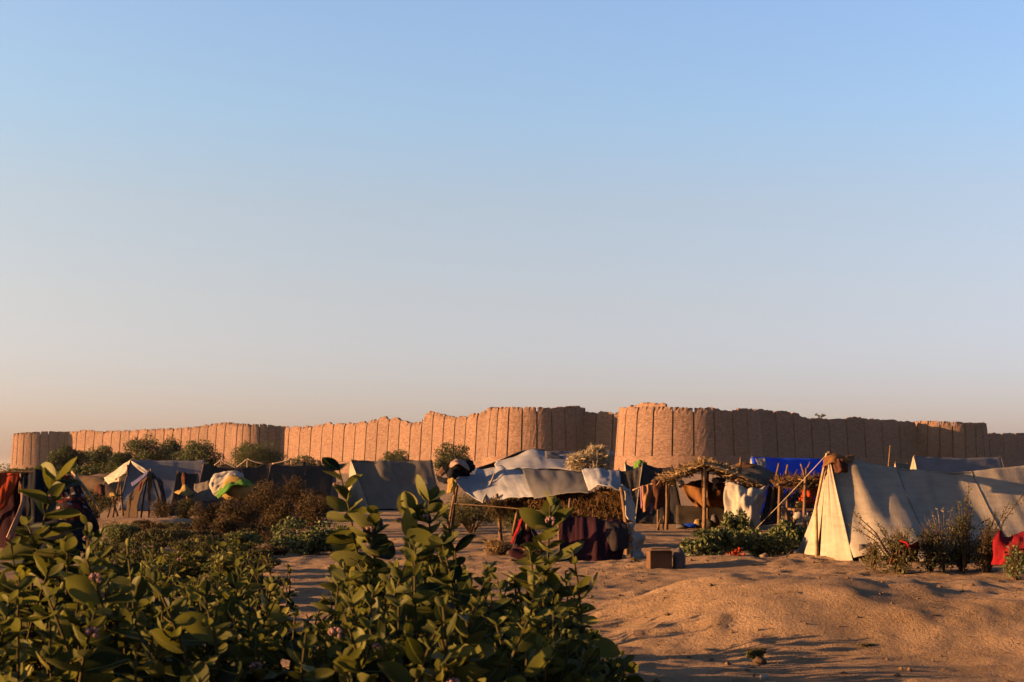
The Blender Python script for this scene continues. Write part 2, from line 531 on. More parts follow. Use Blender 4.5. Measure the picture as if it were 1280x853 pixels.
def _interp(A, n):
    Rr = A.shape[0]
    t = np.linspace(0, Rr - 1, n)
    i = np.clip(np.floor(t).astype(int), 0, Rr - 2)
    f = (t - i)[:, None, None]
    E = np.concatenate([2 * A[:1] - A[1:2], A, 2 * A[-1:] - A[-2:-1]])
    p0, p1, p2, p3 = E[i], E[i + 1], E[i + 2], E[i + 3]
    return 0.5 * (2 * p1 + (p2 - p0) * f + (2 * p0 - 5 * p1 + 4 * p2 - p3) * f * f + (3 * p1 - p0 - 3 * p2 + p3) * f ** 3)

SEED = [100]
def cloth(name, net, mat, parent=None, nu=24, nv=20, wr=((0.03, 4, 3), (0.012, 11, 7)), thick=0.012, origin=None, hem=0.0, uvs=1.0):
    """a draped sheet through a net of 3-D points (rows top to bottom), with wrinkles along its normal"""
    A = np.array([[tuple(p) for p in row] for row in net], float)
    S = _interp(A, nv + 1)
    S = np.transpose(_interp(np.transpose(S, (1, 0, 2)), nu + 1), (1, 0, 2))
    du = np.gradient(S, axis=1); dv = np.gradient(S, axis=0)
    N = np.cross(du, dv); N /= (np.linalg.norm(N, axis=2, keepdims=True) + 1e-9)
    U, Vv = np.meshgrid(np.linspace(0, 1, nu + 1), np.linspace(0, 1, nv + 1))
    SEED[0] += 7
    disp = np.zeros_like(U)
    for a, fu, fv in wr:
        SEED[0] += 1
        disp += a * 2 * fbm(U * fu + 3.3, Vv * fv + 1.7, SEED[0], 2)
    S = S + N * disp[..., None]
    if hem:
        e = hem * vn(U * 6, U * 0 + 4.2, SEED[0] + 3) * Vv ** 6
        S[..., 2] += e
    V = S.reshape(-1, 3)
    idx = np.arange((nu + 1) * (nv + 1)).reshape(nv + 1, nu + 1)
    Fc = np.stack([idx[:-1, :-1], idx[1:, :-1], idx[1:, 1:], idx[:-1, 1:]], -1).reshape(-1, 4)
    lu = np.linalg.norm(np.diff(A, axis=1), axis=2).sum(1).mean(); lv = np.linalg.norm(np.diff(A, axis=0), axis=2).sum(0).mean()
    uv = np.stack([U * lu * uvs, Vv * lv * uvs], -1).reshape(-1, 2)
    o = part(name, V, Fc, mat, parent, True, uv, origin)
    if thick:
        md = o.modifiers.new('thickness', 'SOLIDIFY'); md.thickness = thick; md.offset = 0
    return o

def cards(centers, L, W, up=0.0, seed=1, fold=0.25, down=0.0):
    """small folded leaf faces at the given centres (numpy)"""
    g = np.random.default_rng(seed)
    n = len(centers)
    d = g.normal(size=(n, 3)); d[:, 2] += up - down
    d /= np.linalg.norm(d, axis=1, keepdims=True)
    q = g.normal(size=(n, 3)); s = np.cross(d, q); s /= np.linalg.norm(s, axis=1, keepdims=True)
    nn = np.cross(d, s)
    l = (L * g.uniform(0.6, 1.3, n))[:, None]; w = (W * g.uniform(0.6, 1.3, n))[:, None]
    a = centers - d * l * .5; b = centers + s * w * .5 + nn * w * fold; c = centers + d * l * .5; e = centers - s * w * .5 + nn * w * fold
    V = np.stack([a, b, c, e], 1).reshape(-1, 3)
    k = np.arange(n)[:, None] * 4
    Fc = np.concatenate([k + np.array([[0, 1, 2]]), k + np.array([[0, 2, 3]])], 0)
    return V, Fc

def straws(n, cfun, L, r, dirfun, seed=1):
    """n thin three-sided stalks"""
    g = np.random.default_rng(seed)
    c = cfun(g, n); d = dirfun(g, n); d /= np.linalg.norm(d, axis=1, keepdims=True)
    s = np.cross(d, g.normal(size=(n, 3))); s /= np.linalg.norm(s, axis=1, keepdims=True)
    t = np.cross(d, s)
    l = (L * g.uniform(0.5, 1.3, n))[:, None]; rr = r * g.uniform(0.6, 1.4, n)[:, None]
    bend = g.normal(size=(n, 3)) * l * 0.12
    rows = []
    for f in (-.5, 0, .5):
        for k in range(3):
            an = 2 * math.pi * k / 3
            rows.append(c + d * l * f + (bend if f == 0 else 0) + (s * math.cos(an) + t * math.sin(an)) * rr * (0.4 if f == .5 else 1))
    V = np.stack(rows, 1).reshape(-1, 3)
    k = np.arange(n)[:, None] * 9
    Fc = np.concatenate([k + np.array([[a * 3 + b, a * 3 + (b + 1) % 3, a * 3 + 3 + (b + 1) % 3, a * 3 + 3 + b]]) for a in range(2) for b in range(3)], 0)
    return V, Fc

def clump_points(g, n, centers, rad, shell=0.35):
    k = g.integers(0, len(centers), n)
    d = g.normal(size=(n, 3)); d /= np.linalg.norm(d, axis=1, keepdims=True)
    r = (shell + (1 - shell) * g.uniform(0, 1, n) ** 0.6)[:, None]
    return centers[k] + d * r * rad[k]

def shrub(name, label, cat, base, size, n, leaf, mat, group=None, clumps=14, seed=1, up=0.2, flat=1.0, bark=M_BARK, stemr=0.02, low=0.12, twig=0, cr=1.0):
    """bush or tree: limbs from the base to leaf clumps spread through the crown"""
    g = np.random.default_rng(seed)
    base = Vector(base)
    t = thing(name, label, cat, base, group)
    sx, sy, sz = size
    cs = []
    while len(cs) < clumps:
        q = g.uniform(-1, 1, 3)
        if (q ** 2).sum() < 1 and q[2] > -0.75:
            cs.append((q[0] * sx * 0.72, q[1] * sy * 0.72, sz * (low + (1 - low) * (0.5 + 0.5 * q[2] * 0.78))))
    cs = np.array(cs)
    rad = np.stack([g.uniform(0.28, 0.5, clumps) * sx * cr, g.uniform(0.28, 0.5, clumps) * sy * cr, g.uniform(0.16, 0.27, clumps) * sz * flat * cr], 1)
    mb = MB()
    b = np.array(base)
    for i in range(clumps):
        e = Vector(tuple(cs[i])) + base
        m = base.lerp(e, 0.5) + Vector((0, 0, 0.08 * sz))
        mb.tube([base + Vector((g.uniform(-.06, .06) * sx, g.uniform(-.06, .06) * sy, -0.03 * sz)), m, e], [stemr * 1.6, stemr, stemr * 0.3], 5)
        for _ in range(twig):
            q = Vector((g.uniform(-1, 1) * rad[i][0], g.uniform(-1, 1) * rad[i][1], g.uniform(-.3, 1.5) * rad[i][2]))
            mb.tube([m.lerp(e, 0.6), e + q * 1.25], [stemr * 0.4, stemr * 0.15], 3)
    mb.build('trunk', bark, t)
    pts = clump_points(g, n, cs, rad) + b
    pts[:, 2] = np.maximum(pts[:, 2], b[2] + 0.02 * sz)
    V, Fc = cards(pts, leaf, leaf * 0.55, up, seed)
    c = part('crown', V, Fc, mat, t, False)
    c['kind'] = 'stuff'
    return t

def rope(name, a, b, parent=None, r=0.012, sag=0.02, label=None, cat=None):
    a = Vector(a); b = Vector(b); L = (b - a).length
    pts = [a.lerp(b, i / 8) - Vector((0, 0, 4 * sag * L * (i / 8) * (1 - i / 8))) for i in range(9)]
    return MB().tube(pts, r, 5).build(name, M_ROPE, parent)

# ------------------------------------------------------------------ ground
def axis(segs):
    out = [segs[0][0]]
    for a, b, st in segs:
        k = max(1, int(round((b - a) / st)))
        out.extend(list(np.linspace(a, b, k + 1)[1:]))
    return np.array(out)

gx = axis([(-6000, -1000, 1250), (-1000, -200, 100), (-200, -40, 16), (-40, -16, 1.2), (-16, -4, 0.16), (-4, 7.5, 0.055), (7.5, 16, 0.25), (16, 40, 1.5), (40, 200, 16), (200, 1000, 100), (1000, 6000, 1250)])
gy = axis([(-200, 0, 20), (0, 9.5, 0.4), (9.5, 24, 0.06), (24, 45, 0.2), (45, 120, 1.5), (120, 400, 20), (400, 2000, 160), (2000, 9000, 1400)])
GX, GY = np.meshgrid(gx, gy)
GZ = H(GX, GY)
gi = np.arange(GX.size).reshape(GX.shape)
tag(part('ground', np.stack([GX, GY, GZ], -1).reshape(-1, 3), np.stack([gi[:-1, :-1], gi[:-1, 1:], gi[1:, 1:], gi[1:, :-1]], -1).reshape(-1, 4), M_GROUND), kind='structure')

# ------------------------------------------------------------------ the fort
fort = thing('brick_fort', 'huge ruined brick fort with round bastions and ribbed walls behind the tents', 'fort', (71.8, 560, 0))

def zpx(y, D):
    return CAMZ + (HZ - y) / F * D

BATTER = 0.075
class Wall:
    def __init__(s, A, B):
        s.A = Vector((A[0], A[1])); s.B = Vector((B[0], B[1]))
        d = (s.B - s.A); s.L = d.length; s.d = d / s.L
        s.n = Vector((-s.d.y, s.d.x))                 # inward normal, away from the camera
        if s.n.y < 0: s.n = -s.n
    def pos(s, u, dep, z):
        p = s.A + s.d * (u * s.L) + s.n * (dep + BATTER * z)
        return (p.x, p.y, z)
    def u_of_px(s, px):
        k = (px - 640) / F
        return (k * s.A.y - s.A.x) / ((s.d.x - k * s.d.y) * s.L)
    def depth(s, u):
        return (s.A + s.d * (u * s.L)).y
    def arc(s, u):
        return u * s.L

class Bastion:
    def __init__(s, C0, Rr, a0, a1):
        s.C = Vector(C0); s.R = Rr; s.a0 = a0; s.a1 = a1; s.L = Rr * abs(a1 - a0)
    def pos(s, u, dep, z):
        a = s.a0 + (s.a1 - s.a0) * u
        r = s.R - dep - BATTER * z
        return (s.C.x + r * math.cos(a), s.C.y + r * math.sin(a), z)
    def depth(s, u):
        return s.pos(u, 0, 0)[1]
    def arc(s, u):
        return u * s.L

def panel(name, W, u0, u1, z0, zt, parent, mat, nu=6, nv=12, thick=3.0, d0=0.0, rag=0.35, dome=0.0, ragtop=0.9, seed=0, bulge=0.0):
    """one slab of masonry facing: front, broken top and sides. zt: function of u giving the top height"""
    us = np.linspace(u0, u1, nu + 1)
    V = []; UVs = []; Fc = []
    rs = np.random.default_rng(seed)
    tops = []
    for i, u in enumerate(us):
        t = (u - u0) / (u1 - u0)
        tops.append(zt(u) + dome * (1 - abs(2 * t - 1) ** 2.2) - dome + rs.uniform(-rag, rag) * (0.5 if i in (0, nu) else 1))
    for j in range(nv + 1):
        for i, u in enumerate(us):
            f = j / nv
            z = z0 + (tops[i] - z0) * f
            ero = max(0, (f - 0.84) / 0.16) ** 2 * ragtop * rs.uniform(0.1, 1.3) + rs.uniform(0, 0.10)
            bow = bulge * (1 - (2 * (u - u0) / (u1 - u0) - 1) ** 2)
            V.append(W.pos(u, d0 + ero - bow, z)); UVs.append((W.arc(u), z))
    nf = len(V)
    for j in (0, 1):          # back rim: top, bottom
        for i, u in enumerate(us):
            z = (tops[i] - rs.uniform(0, 0.5)) if j == 0 else z0
            V.append(W.pos(u, d0 + thick, z)); UVs.append((W.arc(u), z + thick))
    w = nu + 1
    for j in range(nv):
        for i in range(nu):
            Fc.append((j * w + i, j * w + i + 1, (j + 1) * w + i + 1, (j + 1) * w + i))
    for i in range(nu):
        Fc.append((nv * w + i, nv * w + i + 1, nf + i + 1, nf + i))
        Fc.append((nf + w + i, nf + w + i + 1, i + 1, i))
    for c in (0, nu):
        ring = [j * w + c for j in range(nv + 1)] + [nf + c, nf + w + c]
        Fc.append(tuple(ring) if c == 0 else tuple(reversed(ring)))
    return part(name, V, Fc, mat, parent, False, UVs)

def build_section(W, joints, tops, zp, partname, gap=0.55, dome=0.0, rag=0.3, seed=0, ragtop=0.9, skipcore=False):
    """joints: list of u; tops: list of (u, z)"""
    tu = [t[0] for t in tops]; tz = [t[1] for t in tops]
    zt = lambda u: float(np.interp(u, tu, tz))
    zc = lambda u: zt(u) - 1.6
    core = panel(partname, W, joints[0], joints[-1], -1.0, zc, fort, M_CORE, nu=max(8, len(joints) * 3), nv=3, thick=6.0, d0=2.1, rag=0.3, seed=seed)
    panel('plinth', W, joints[0], joints[-1], -1.0, lambda u: zp, core, M_BRICK, nu=max(8, len(joints) * 3), nv=4, thick=2.0, d0=-0.12, rag=0.08, ragtop=0.05, seed=seed + 1)
    g = gap / W.L / 2
    for k in range(len(joints) - 1):
        jz = random.uniform(-0.15, 0.15)
        panel('wall_panel', W, joints[k] + g, joints[k + 1] - g, zp + 0.02, lambda u: zt(u) + jz, core, M_BRICK, nu=9, nv=12, thick=2.05, d0=random.uniform(-0.06, 0.08), rag=rag, dome=dome, ragtop=ragtop, seed=seed * 37 + k + 5, bulge=0.06)
    return core

B0 = (-296.0, 900.0); B1 = (-136.4, 775.0); B2 = (10.4, 615.0); B3 = (72.0, 580.0); B4 = (208.0, 682.0)
# curtain walls
def wall_section(A, B, pxs, tops_px, zp, seed, dome, rag=0.3, gap=0.65):
    W = Wall(A, B)
    js = [W.u_of_px(p) for p in pxs]
    tops = [(W.u_of_px(p), zpx(y, W.depth(W.u_of_px(p)))) for p, y in tops_px]
    build_section(W, js, tops, zp, 'curtain_wall', gap, dome, rag, seed)
wall_section(B0, B1, list(np.linspace(82, 300, 21)), [(82, 540), (103, 537), (120, 539), (135, 538), (155, 538), (178, 536.5), (200, 536), (232, 534), (245, 532), (262, 530), (275, 527.5), (290, 529), (300, 531)], 5.5, 3, 0.5)
wall_section(B1, B2, list(np.linspace(344, 620, 21)), [(344, 534), (365, 533), (385, 532), (398, 530), (405, 528), (411, 530), (437, 528), (452, 526.5), (465, 523.5), (472, 520), (480, 523), (492, 521.5), (497, 525), (505, 528), (519, 528), (521, 527), (526, 516.5), (533, 513.5), (548, 517), (555, 519), (575, 521), (584, 517.5), (600, 513.5), (620, 512)], 6.0, 5, 0.65, 0.4)
wall_section(B2, B3, list(np.linspace(700, 806, 6)), [(700, 516), (747, 513.5), (768, 515), (806, 515)], 6.5, 7, 0.5)
wall_section(B3, B4, list(np.linspace(930, 1150, 11)), [(930, 510.5), (950, 511), (968, 513), (990, 514), (1000, 515), (1010, 521.5), (1031, 523), (1050, 522.5), (1070, 521.5), (1082, 521), (1092, 524), (1113, 523.5), (1120, 524), (1134, 526.5), (1150, 527)], 7.0, 9, 0.3, 0.35, 0.95)
wall_section(B4, (272.0, 745.0), list(np.linspace(1222, 1292, 5)), [(1222, 541), (1292, 542)], 7.0, 11, 0.2, 0.3, 1.0)

def bastion(Cc, Rr, mid, half, npan, tops_px, zp, seed, dome=0.3):
    Bn = Bastion(Cc, Rr, R(mid - half), R(mid + half))
    js = list(np.linspace(0, 1, npan + 1))
    # px -> u by sampling the front arc
    tab = []
    for u in np.linspace(0, 1, 200):
        x, y, _ = Bn.pos(u, 0, 0)
        tab.append((640 + x / y * F, u, y))
    tops = []
    for p, yy in tops_px:
        best = min(tab, key=lambda q: abs(q[0] - p) + 0.02 * abs(q[2] - (Cc[1] - Rr)))
        tops.append((best[1], zpx(yy, best[2])))
    tops.sort()
    build_section(Bn, js, tops, zp, 'bastion', 0.70, dome * 0.5, 0.22, seed, 0.8)
bastion(B0, 20.6, -95, 110, 14, [(16, 541.5), (35, 540), (55, 539), (80, 539.5), (95, 540)], 5.0, 13)
bastion(B1, 17.3, -85, 105, 12, [(290, 530), (300, 529), (312, 530.5), (330, 529.5), (345, 532), (362, 533)], 5.5, 15, 0.6)
bastion(B2, 23.6, -90, 115, 14, [(606, 509.5), (622, 508.5), (640, 508), (665, 508.5), (690, 510), (712, 508), (730, 506.5), (735, 509)], 7.2, 17, 0.25)
bastion(B3, 30.5, -85, 105, 13, [(769, 509), (785, 509.5), (803, 508), (828, 507.5), (856, 509), (882, 510), (897, 509), (906, 512.5), (925, 513), (930, 510.5), (948, 512)], 7.2, 19, 0.2)
bastion(B4, 20.5, -80, 105, 12, [(1135, 527), (1150, 526.5), (1163, 526), (1188, 527), (1212, 528), (1233, 528)], 7.0, 21, 0.2)
# broken parapet on the corner bastion, set back from its face
_B3 = Bastion(B3, 27.0, R(-85 - 105), R(-85 + 105))
def _u3(px):
    return min(((abs(640 + _B3.pos(u, 0, 0)[0] / _B3.pos(u, 0, 0)[1] * F - px) + 0.05 * abs(_B3.pos(u, 0, 0)[1] - 555), u) for u in np.linspace(0, 1, 400)))[1]
_ua, _ub = sorted((_u3(776), _u3(829)))
_tp = [(_u3(p), zpx(y, 556)) for p, y in ((776, 505), (781, 504), (784, 506.5), (790, 504), (797, 502.5), (808, 502), (818, 503), (829, 503.5))]
_tp.sort()
panel('parapet_ruin', _B3, _ua, _ub, 22.0, lambda u: float(np.interp(u, [t[0] for t in _tp], [t[1] for t in _tp])), fort, M_BRICK, nu=26, nv=8, thick=2.0, rag=0.35, ragtop=0.6, seed=77)

shrub('wall_shrub', 'small green bush sprouting on top of the shaded fort wall', 'bush', P(1025, 525, 628), (4.2, 2.0, 3.0), 420, 0.45, M_TAMAR, seed=5, clumps=11, stemr=0.06, cr=0.5, low=0.3)

# ------------------------------------------------------------------ trees in front of the fort
for i, (px, ytop, hw, D, tree_lab) in enumerate([(84, 560, 24, 150, 'dark acacia before the shaded side of the farthest fort bastion'), (128, 557, 24, 170, 'bushy acacia right behind the brown earth heap'), (152, 566, 16, 165, 'small low acacia squeezed between two taller acacias'), (181, 547, 27, 180, 'tallest acacia of the row, rising above the awning of the white tent'), (214, 549, 22, 185, 'acacia behind the middle of the white tent roof'), (250, 549, 27, 170, 'acacia behind the far end of the white tent roof')]):
    b = G(px, D)
    hgt = zpx(ytop, D) - b.z
    shrub('acacia_tree', tree_lab, 'tree', b, (hw / F * D * 1.3, hw / F * D * 1.1, hgt * 1.06), 7000, 0.27, M_TREE, 'acacias below the fort wall', 38, 60 + i, stemr=0.06, low=0.06, cr=0.74)
shrub('tamarisk_tree', 'wide feathery olive green tree standing before the fort bastion behind dark tents', 'tree', G(322, 190), (46 / F * 190, 3.4, zpx(550, 190)), 8000, 0.24, M_TAMAR, None, 40, 71, stemr=0.06, low=0.1, cr=0.6)
shrub('acacia_tree', 'round dark tree crown rising behind the ridge of the grey ridge tent', 'tree', G(499, 200), (28 / F * 200, 2.4, zpx(556, 200)), 4000, 0.25, M_TREE, None, 30, 72, stemr=0.06, cr=0.62)
shrub('acacia_tree', 'grey green spreading tree between the grey tent and the tarp shelter', 'tree', G(566, 170), (34 / F * 170, 2.6, zpx(551, 170)), 5000, 0.24, M_TREE, None, 36, 73, stemr=0.06, cr=0.62)
shrub('scrub_bush', 'low yellowish bush at the foot of the sunlit wall behind dark tents', 'bush', G(378, 230), (28 / F * 230, 2.5, zpx(571, 230)), 2600, 0.36, M_TAMAR, None, 14, 74, stemr=0.05)
for i, (px, ytop, hw, D) in enumerate([(30, 583, 22, 140), (60, 580, 20, 135), (108, 583, 22, 130), (150, 585, 22, 128)]):
    b = G(px, D)
    shrub('scrub_bush', 'low olive scrub bush at the foot of the acacia row', 'bush', b, (hw / F * D, hw / F * D, zpx(ytop, D) - b.z), 1800, 0.3, M_TAMAR, 'low scrub below the acacias', 12, 80 + i, stemr=0.04)
# far tree line
g = np.random.default_rng(5)
n = 9000
xs = g.uniform(-900, 900, n); ysd = g.uniform(1500, 1700, n)
hh = (5 + 6 * (vn(xs / 30, ysd / 90, 4) + 0.5)) * g.uniform(0, 1, n)
V, Fc = cards(np.stack([xs, ysd, hh], 1), 3.2, 2.2, 0, 5)
tag(part('tree_line', V, Fc, M_TREE, None, False), 'hazy far line of trees on the horizon beyond the fort', 'trees', kind='stuff')

# ------------------------------------------------------------------ tents
def gable_net(apex, seam, corner, bulge, folds=0, cols=7, rows=6):
    """triangular end flap: rows run down from the apex, columns from the seam to the corner"""
    net = []
    for j in range(rows):
        t = j / (rows - 1)
        row = []
        for i in range(cols):
            s = i / (cols - 1)
            e = Vector(seam).lerp(Vector(corner), s)
            p = Vector(apex).lerp(e, t if t > 0 else 0.012)
            p += Vector(bulge) * (math.sin(math.pi * s) * t)
            if folds: p += Vector((folds * math.sin(i * math.pi) if False else (folds if i % 2 else -folds), 0, 0)) * min(1, t * 1.5) * (1 if 0 < i < cols - 1 else 0)
            row.append(p)
        net.append(row)
    return net

def slope_net(r0, r1, b0, b1, sag, belly, cols=7, rows=5, flare=0.0):
    net = []
    for j in range(rows):
        t = j / (rows - 1)
        row = []
        for i in range(cols):
            s = i / (cols - 1)
            a = Vector(r0).lerp(Vector(r1), s); a.z -= sag * 4 * s * (1 - s)
            e = Vector(b0).lerp(Vector(b1), s)
            p = a.lerp(e, t)
            p.z -= belly * math.sin(math.pi * t)
            row.append(p)
        net.append(row)
    return net

def ridge_tent(name, label, r0, r1, wn_, wf, mat_n, mat_g, sag=0.12, belly=0.10, group=None, cat='tent', hemz=0.03, open_end=False, folds=0.03, wr=((0.03, 5, 3), (0.012, 13, 6)), seamr=True, far=True, skew=0.0, lean=0.0, mat_f=None):
    """ridge tent along X: r0 left end, r1 right end; wn_ near half width, wf far half width"""
    r0 = Vector(r0); r1 = Vector(r1)
    base = Vector(((r0.x + r1.x) / 2, (r0.y + r1.y) / 2, 0)); base.z = h1(base.x, base.y)
    t = thing(name, label, cat, base, group)
    def gp(x, y, dz=hemz):
        return Vector((x, y, h1(x, y) + dz))
    n0 = gp(r0.x + skew, r0.y - wn_); n1 = gp(r1.x + skew + lean, r1.y - wn_)
    f0 = gp(r0.x - skew * 0.3, r0.y + wf); f1 = gp(r1.x, r1.y + wf)
    cloth('roof_side', slope_net(r0, r1, n0, n1, sag, belly), mat_n, t, 36, 22, wr, 0.012, hem=0.08)
    cloth('roof_side', slope_net(r1, r0, f1, f0, sag, belly), mat_f or mat_n, t, 20, 14, wr, 0.012, hem=0.05)
    s0 = gp(r0.x - 0.08, r0.y)
    if not open_end:
        cloth('end_flap', gable_net(r0, n0, s0, (-0.06, 0, 0), folds), mat_g, t, 24, 20, ((0.015, 6, 3),), 0.01)
        cloth('end_flap', gable_net(r0, s0 + Vector((-0.02, 0.03, 0)), f0, (-0.06, 0, 0), folds), mat_g, t, 24, 20, ((0.015, 6, 3),), 0.01)
    else:
        cloth('end_flap', gable_net(r0, s0.lerp(f0, 0.45), f0, (-0.04, 0, 0), folds), mat_g, t, 16, 16, ((0.015, 6, 3),), 0.01)
    cloth('end_flap', gable_net(r1, f1, n1, (0.05, 0, 0), folds), mat_g, t, 16, 14, ((0.015, 6, 3),), 0.01)
    for r in (r0, r1):
        MB().stick((r.x + 0.05 * (1 if r is r0 else -1), r.y, h1(r.x, r.y) - 0.1), (r.x + 0.04 * (1 if r is r0 else -1), r.y, r.z + 0.06), 0.028, 0.022, 0.01).build('tent_pole', M_WOOD, t)
    return t

# --- long canvas tent on the right, with the sunlit gable
TX = Vector((5.22, 23.5, 1.86)); TX1 = Vector((9.5, 24.0, 1.84))
t1 = thing('canvas_tent', 'long cream canvas ridge tent with sunlit gable and sagging ridge on the sand rise', 'tent', (7.2, 23.5, h1(7.2, 23.5)))
n0 = Vector((5.30, 22.15, 0.24)); n1 = Vector((9.9, 22.1, 0.2))
net = []
for j in range(6):
    t = j / 5; row = []
    for i in range(19):
        s = i / 18
        a = TX.lerp(TX1, s); a.z -= 0.27 * (1 - abs(2 * s - 1) ** 1.7)
        e = n0.lerp(n1, s)
        e.z += 0.10 * math.exp(-((s - 0.08) / 0.06) ** 2); e.y -= 0.62 * math.exp(-((s - 0.2) / 0.13) ** 2)
        p = a.lerp(e, t); p.z -= 0.16 * math.sin(math.pi * t); p.y -= 0.0
        row.append(p)
    net.append(row)
roof_near = cloth('roof_side', net, M_CANVAS, t1, 80, 48, ((0.030, 5, 1.5), (0.028, 15, 1.2), (0.006, 34, 8)), 0.012)
f0 = Vector((5.12, 25.2, 0.14)); f1 = Vector((9.7, 26.0, 0.1))
cloth('roof_side', slope_net(TX1, TX, f1, f0, 0.27, 0.07), M_CANVAS, t1, 24, 16)
sm = Vector((5.06, 23.35, 0.12))
cloth('end_flap', gable_net(TX, n0 + Vector((0, 0, -0.05)), sm, (-0.10, 0, 0), 0.022, 8, 5), M_CANVAS, t1, 44, 30, ((0.025, 6, 0.8), (0.012, 13, 1.2)), 0.012)
fl = []
cor = Vector((4.98, 25.05, 0.10)); tip = Vector((5.08, 25.0, 0.36))
for j in range(7):
    t = j / 6; row = []
    for i in range(6):
        s = i / 5
        L_ = TX.lerp(sm + Vector((-0.03, 0.05, 0)), max(t, 0.01))
        ce = 0.50 * t + 0.5 * t ** 2.4
        Rr_ = Vector((TX.x - 0.25 * ce, TX.y + 1.6 * ce, TX.z + (0.10 - TX.z) * t))
        p = L_.lerp(Rr_, s); p.x += -0.05 * math.sin(math.pi * s) * t + (0.03 if i % 2 else -0.02) * t
        row.append(p)
    fl.append(row)
cloth('end_flap', fl, M_CANVAS, t1, 26, 26, ((0.015, 5, 2),), 0.012)
MB().tube([TX + Vector((-0.02, -0.02, 0.02)), TX.lerp(sm, .5) + Vector((-0.14, -.03, 0)), sm + Vector((-0.06, -0.04, 0.0))], [0.022, 0.026, 0.03], 6).build('seam_pole', M_PALEWOOD, t1)
MB().stick((TX.x + .06, TX.y, 0), (TX.x + .02, TX.y, TX.z + .05), 0.03, 0.03, 0.01).build('tent_pole', M_WOOD, t1)
MB().stick((TX1.x, TX1.y, 0), (TX1.x, TX1.y, TX1.z + .05), 0.03, 0.03, 0.01).build('tent_pole', M_WOOD, t1)
_mv = roof_near.data.vertices
for c_ in (22, 46, 66):
    MB().tube([_mv[r_ * 81 + c_].co + WL[t1] + Vector((0, -0.006, 0.004)) for r_ in range(0, 49, 3)], 0.010, 4).build('seam', M_GREYC, t1)
cloth('inner_skirt', [[Vector((5.4, 22.15, 0.45)), Vector((6.0, 22.2, 0.45))], [Vector((5.4, 22.1, 0.05)), Vector((6.0, 22.15, 0.05))]], M_GREYC, t1, 8, 4)
rope('guy_rope', TX + Vector((-.03, -.05, 0)), P(944, 662, 25.5), t1, 0.006, 0.005)
rope('guy_rope', Vector((5.0, 24.9, 0.32)), P(966, 712, 22.3), t1, 0.006, 0.005)
# cloths rolled over the peak
c1 = cloth('draped_rag', [[P(1031, 571, 23.4), P(1040, 567, 23.6), P(1055, 569, 23.7), P(1069, 571, 23.8)], [P(1030, 577, 23.2), P(1041, 572, 23.2), P(1056, 574, 23.2), P(1067, 574, 23.3)], [P(1029, 584, 23.1), P(1038, 579, 22.95), P(1050, 578, 22.9), P(1066, 579, 22.95)]], M_OCHRE, None, 20, 12, ((0.03, 4, 3),), 0.02, origin=P(1045, 575, 23.4))
tag(c1, 'tan rag folded over the peak of the long cream tent', 'cloth')
c1 = cloth('hanging_rag', [[P(1040, 574, 23.05), P(1048, 574, 22.95), P(1057, 577, 22.9)], [P(1043, 583, 22.9), P(1050, 585, 22.8), P(1059, 584, 22.85)], [P(1048, 592, 22.9), P(1051, 591, 22.75), P(1054, 590, 22.85)]], M_BROWNC, None, 16, 14, ((0.05, 5, 3),), 0.02, origin=P(1049, 590, 22.9))
tag(c1, 'dark brown rag hanging bunched below the peak of the cream tent', 'cloth')
c1 = cloth('hanging_rag', [[P(1033, 574, 23.55), P(1036, 574, 23.4)], [P(1031, 590, 23.75), P(1035, 590, 23.4)], [P(1028, 606, 23.9), P(1033, 607, 23.5)], [P(1026, 620, 24.0), P(1029, 622, 23.7)]], M_BROWNC, None, 8, 22, ((0.04, 3, 6),), 0.02, origin=P(1030, 620, 23.7))
tag(c1, 'narrow rust coloured rag trailing down the sunlit gable edge', 'cloth')

# --- grey ridge tent in the middle distance
tB = ridge_tent('canvas_tent', 'dark grey ridge tent with straight ridge and narrow sunlit gable below the round tree', P(438.5, 575.5, 58), P(540, 576, 58.6), 1.9, 1.7, M_GREYC, M_CANVAS, 0.03, 0.14, skew=0.95, lean=-0.45, wr=((0.05, 4, 2), (0.02, 14, 5), (0.012, 30, 12)))

# --- white tent on the left with an open awning end
tA = ridge_tent('canvas_tent', 'white canvas tent with blue grey roof and open awning end below the acacias', P(163, 575, 58), P(256, 575, 58.5), 1.9, 1.8, M_BLUEGREY, M_CANVAS, 0.03, 0.06, open_end=False, lean=0.2)
aw = [[P(162, 575.5, 57.9), P(150, 585, 58.8), P(131, 598, 59.6)], [P(176, 582, 57.0), P(160, 590, 57.6), P(132, 602, 58.5)], [P(196, 596, 56.2), P(170, 600, 56.4), P(134, 607, 57.0)]]
cloth('awning', [[P(163, 575.5, 58.0), P(150, 584, 58.4), P(131, 597.5, 59)], [P(163, 577, 57.8), P(150, 588, 58), P(131.5, 600, 58.6)], [P(158, 592, 57.4), P(147, 598, 57.6), P(136, 606, 58)]], M_WHITE, tA, 18, 14, ((0.04, 5, 3),))
cloth('awning', [[P(163, 575.5, 57.9), P(175, 582, 57.2), P(186, 590, 56.6)], [P(166, 581, 57.5), P(174, 588, 56.9), P(184, 594, 56.4)]], M_WHITE, tA, 12, 8, ((0.02, 5, 3),))
cloth('valance', [[P(130, 597, 58.8), P(140, 597, 58.0), P(151, 597.5, 57.4)], [P(131, 602, 58.8), P(141, 603, 58.0), P(151, 602, 57.4)]], M_WHITE, tA, 14, 6, ((0.03, 5, 3),))
MB().stick(G(159, 57.4), P(159.3, 581, 57.4), 0.03, 0.03).build('tent_pole', M_WOOD, tA)
MB().stick(G(149, 57.3), P(149.5, 598, 57.3), 0.03, 0.03).build('tent_pole', M_WOOD, tA)
rope('guy_rope', P(131, 601, 58.6), G(117, 57.5), tA, 0.015)

